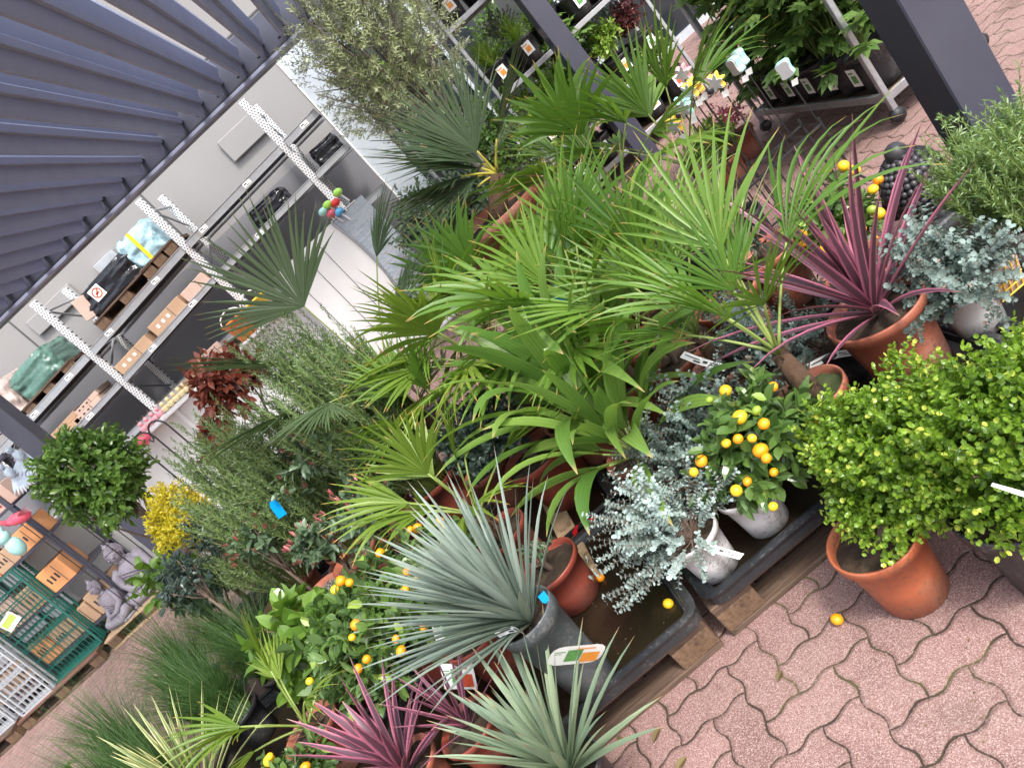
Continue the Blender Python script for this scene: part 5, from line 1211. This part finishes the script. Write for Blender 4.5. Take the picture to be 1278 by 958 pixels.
# --- buddha head
bh=empty('buddha_head',(1.53,2.93,0),'dark curly haired stone head seen from behind on the paving','statue',None,rad(150))
mb=MB(); mb.tube([(0,0,0),(0,0,.03),(0,.01,.09),(0,.01,.16)],[.10,.10,.065,.07],18); mb.ball((0,0,.27),.125,24,16,(.9,1,1.15)); mb.tube([(0,-.12,.28),(0,-.145,.235)],[.014,.024],8)
for sg in(-1,1): mb.tube([(sg*.108,.0,.31),(sg*.128,.005,.25),(sg*.125,-.0,.18),(sg*.118,-.02,.165)],[.016,.022,.016,.008],8); mb.ball((sg*.045,-.105,.265),.022,8,6,(1.2,.5,.5))
mb.ball((0,-.112,.195),.026,8,6,(1.3,.5,.35)); mb.build('head',M['blackstone'],bh,True)
mb=MB()
for i in range(12):
    th=rad(6+i*10.2); n=max(4,int(31*math.sin(th)))
    for j in range(n):
        ph=2*math.pi*(j+.5*(i%2))/n; p=V((math.sin(th)*math.cos(ph)*.120,math.sin(th)*math.sin(ph)*.130,math.cos(th)*.148))
        if p.y<-.05 and p.z<.055: continue
        if p.z<-.075: continue
        mb.ball(V((0,.005,.275))+p,.0155,8,6)
mb.ball((0,.01,.435),.045,10,8); mb.build('curls',M['blackstone'],bh,True)
bx=empty('gridded_tile',(1.13,2.02,ZT),'small yellowish gridded card between the cordyline pot and the white pot','card')
mb=MB(); mb.box((0,0,.13),(.10,.008,.13),Matrix.Rotation(.3,3,'X')); mb.build('sheet',M['cardpk'],bx); mb=MB()
for k in range(5): mb.box((0,-.008+.0,.085+k*.022),(.095,.004,.003),Matrix.Rotation(.3,3,'X')); mb.box((-.04+k*.02,-.008,.13),(.003,.004,.12),Matrix.Rotation(.3,3,'X'))
mb.build('print',M['yelpaint'],bx)
# --- fallen things
def fallen_fruit(label,x,y,z,r_,m):
    o=bpy.data.objects.new('fallen_orange',m); col.objects.link(o); o.location=(x,y,z+r_*.9); o.scale=(r_,r_,r_*.93); o.rotation_euler=(.5,.3,1); tag(o,label,'fruit')
fallen_fruit('small fallen orange lying on the pink paving',.085,1.735,0,.018,FRM)
fallen_fruit('small fallen orange in the tray beside the red brown pot',-.43,2.42,ZT-.01,.017,FRM)
fallen_fruit('shrivelled brown orange lying in the front tray',-.27,2.06,ZT-.012,.018,FRM2)
def dead_leaf(label,x,y,s_,seed):
    rr=random.Random(seed); mb=MB(); p=V((0,0,.006))
    for k in range(rr.choice([1,2,2])):
        a=rr.uniform(0,6.28); mb.strap(p+V((rr.uniform(-.01,.01),rr.uniform(-.01,.01),.002*k)),(math.cos(a),math.sin(a),.25),s_,s_*.55,.7,5,.2,None,'oval')
    o=mb.build('fallen_leaf',L['dry'],None); o.location=(x,y,0); tag(o,label,'leaf')
dead_leaf('curled dry leaf near the bottom of the paving',-.50,1.72,.05,1); dead_leaf('dark dry leaf beside the pallet corner',-.56,1.84,.045,2); dead_leaf('grey dry leaf in the middle of the paving',-.12,1.72,.035,3); dead_leaf('small dry leaf under the sage yucca',-.66,1.92,.03,4)
mb=MB()
rr=random.Random(4)
for k in range(260):
    x=rr.uniform(-1.2,1.0); y=rr.uniform(1.2,1.93); a=rr.uniform(0,6.28); s_=rr.uniform(.003,.009); mb.leaf((x,y,.003),(math.cos(a),math.sin(a),.1),UP,s_,s_*.6)
o=mb.build('leaf_litter',L['dry']); o['kind']='stuff'; o['label']='tiny dry leaf crumbs on the paving'
mb=MB()
for k in range(200):
    x=rr.uniform(-1.35,-.25); y=rr.uniform(1.95,2.68); a=rr.uniform(0,6.28); s_=rr.uniform(.003,.010); mb.leaf((x,y,ZT+.001),(math.cos(a),math.sin(a),.1),UP,s_,s_*.5)
o=mb.build('tray_debris',L['dry']); o['kind']='stuff'; o['label']='dry crumbs floating in the front tray'
r=empty('wood_board',(-.47,2.80,.15),'loose pale board between the trays behind the yucca','board'); mb=MB(); mb.box((0,0,.02),(.09,.75,.02),bev=.003); mb.build('plank',M['woodnew'],r)
r=empty('red_ribbon',(-.40,2.78,ZT+.0),'bit of red tape lying below the dark leaved pot','tape'); ribbon_tag(r,(0,0,.02),(.3,-.2,.05),.09,.02,'redtape'); ribbon_tag(r,(0,0,.02),(-.3,-.3,.15),.06,.02,'redtape')
# ------------------------------------------------------------------ light, camera
wd=bpy.data.worlds.new('World'); sc.world=wd; wd.use_nodes=True; nt=wd.node_tree; nt.nodes.clear()
SE,SA=rad(52),rad(150)   # sun elevation, azimuth measured from +Y clockwise
sky=nt.nodes.new('ShaderNodeTexSky'); sky.sky_type='NISHITA'; sky.sun_disc=False; sky.sun_elevation=SE; sky.sun_rotation=SA; sky.air_density=1; sky.dust_density=3; sky.ozone_density=1
bg=nt.nodes.new('ShaderNodeBackground'); bg.inputs[1].default_value=.15
hs=nt.nodes.new('ShaderNodeHueSaturation'); hs.inputs['Saturation'].default_value=.45; hs.inputs['Value'].default_value=2.95
ow=nt.nodes.new('ShaderNodeOutputWorld'); nt.links.new(sky.outputs[0],hs.inputs['Color']); nt.links.new(hs.outputs[0],bg.inputs[0]); nt.links.new(bg.outputs[0],ow.inputs[0])
ld=bpy.data.lights.new('sun','SUN'); ld.energy=3.7; ld.angle=rad(9); ld.color=(1,.96,.90)
lo=bpy.data.objects.new('sun',ld); col.objects.link(lo)
sd_=V((math.cos(SE)*math.sin(SA),math.cos(SE)*math.cos(SA),math.sin(SE))); lo.rotation_euler=sd_.to_track_quat('Z','Y').to_euler(); lo.location=sd_*20
cd=bpy.data.cameras.new('camera'); cd.sensor_width=36; cd.lens=27.18; cd.clip_end=300; cd.clip_start=.05
co=bpy.data.objects.new('camera',cd); col.objects.link(co); sc.camera=co
RR=((.74293606,-.66559763,-.07089287),(-.15850173,-.27783305,.94746293),(-.65032547,-.69266773,-.31191057))
mw=Matrix.Identity(4)
for i in range(3): mw[i][0]=RR[i][0]; mw[i][1]=-RR[i][1]; mw[i][2]=-RR[i][2]
mw[0][3],mw[1][3],mw[2][3]=0,0,1.75; co.matrix_world=mw
sc.view_settings.view_transform='Standard'; sc.view_settings.look='None'; sc.view_settings.exposure=0
sc.cycles.max_bounces=6; sc.cycles.transmission_bounces=3; sc.cycles.diffuse_bounces=3
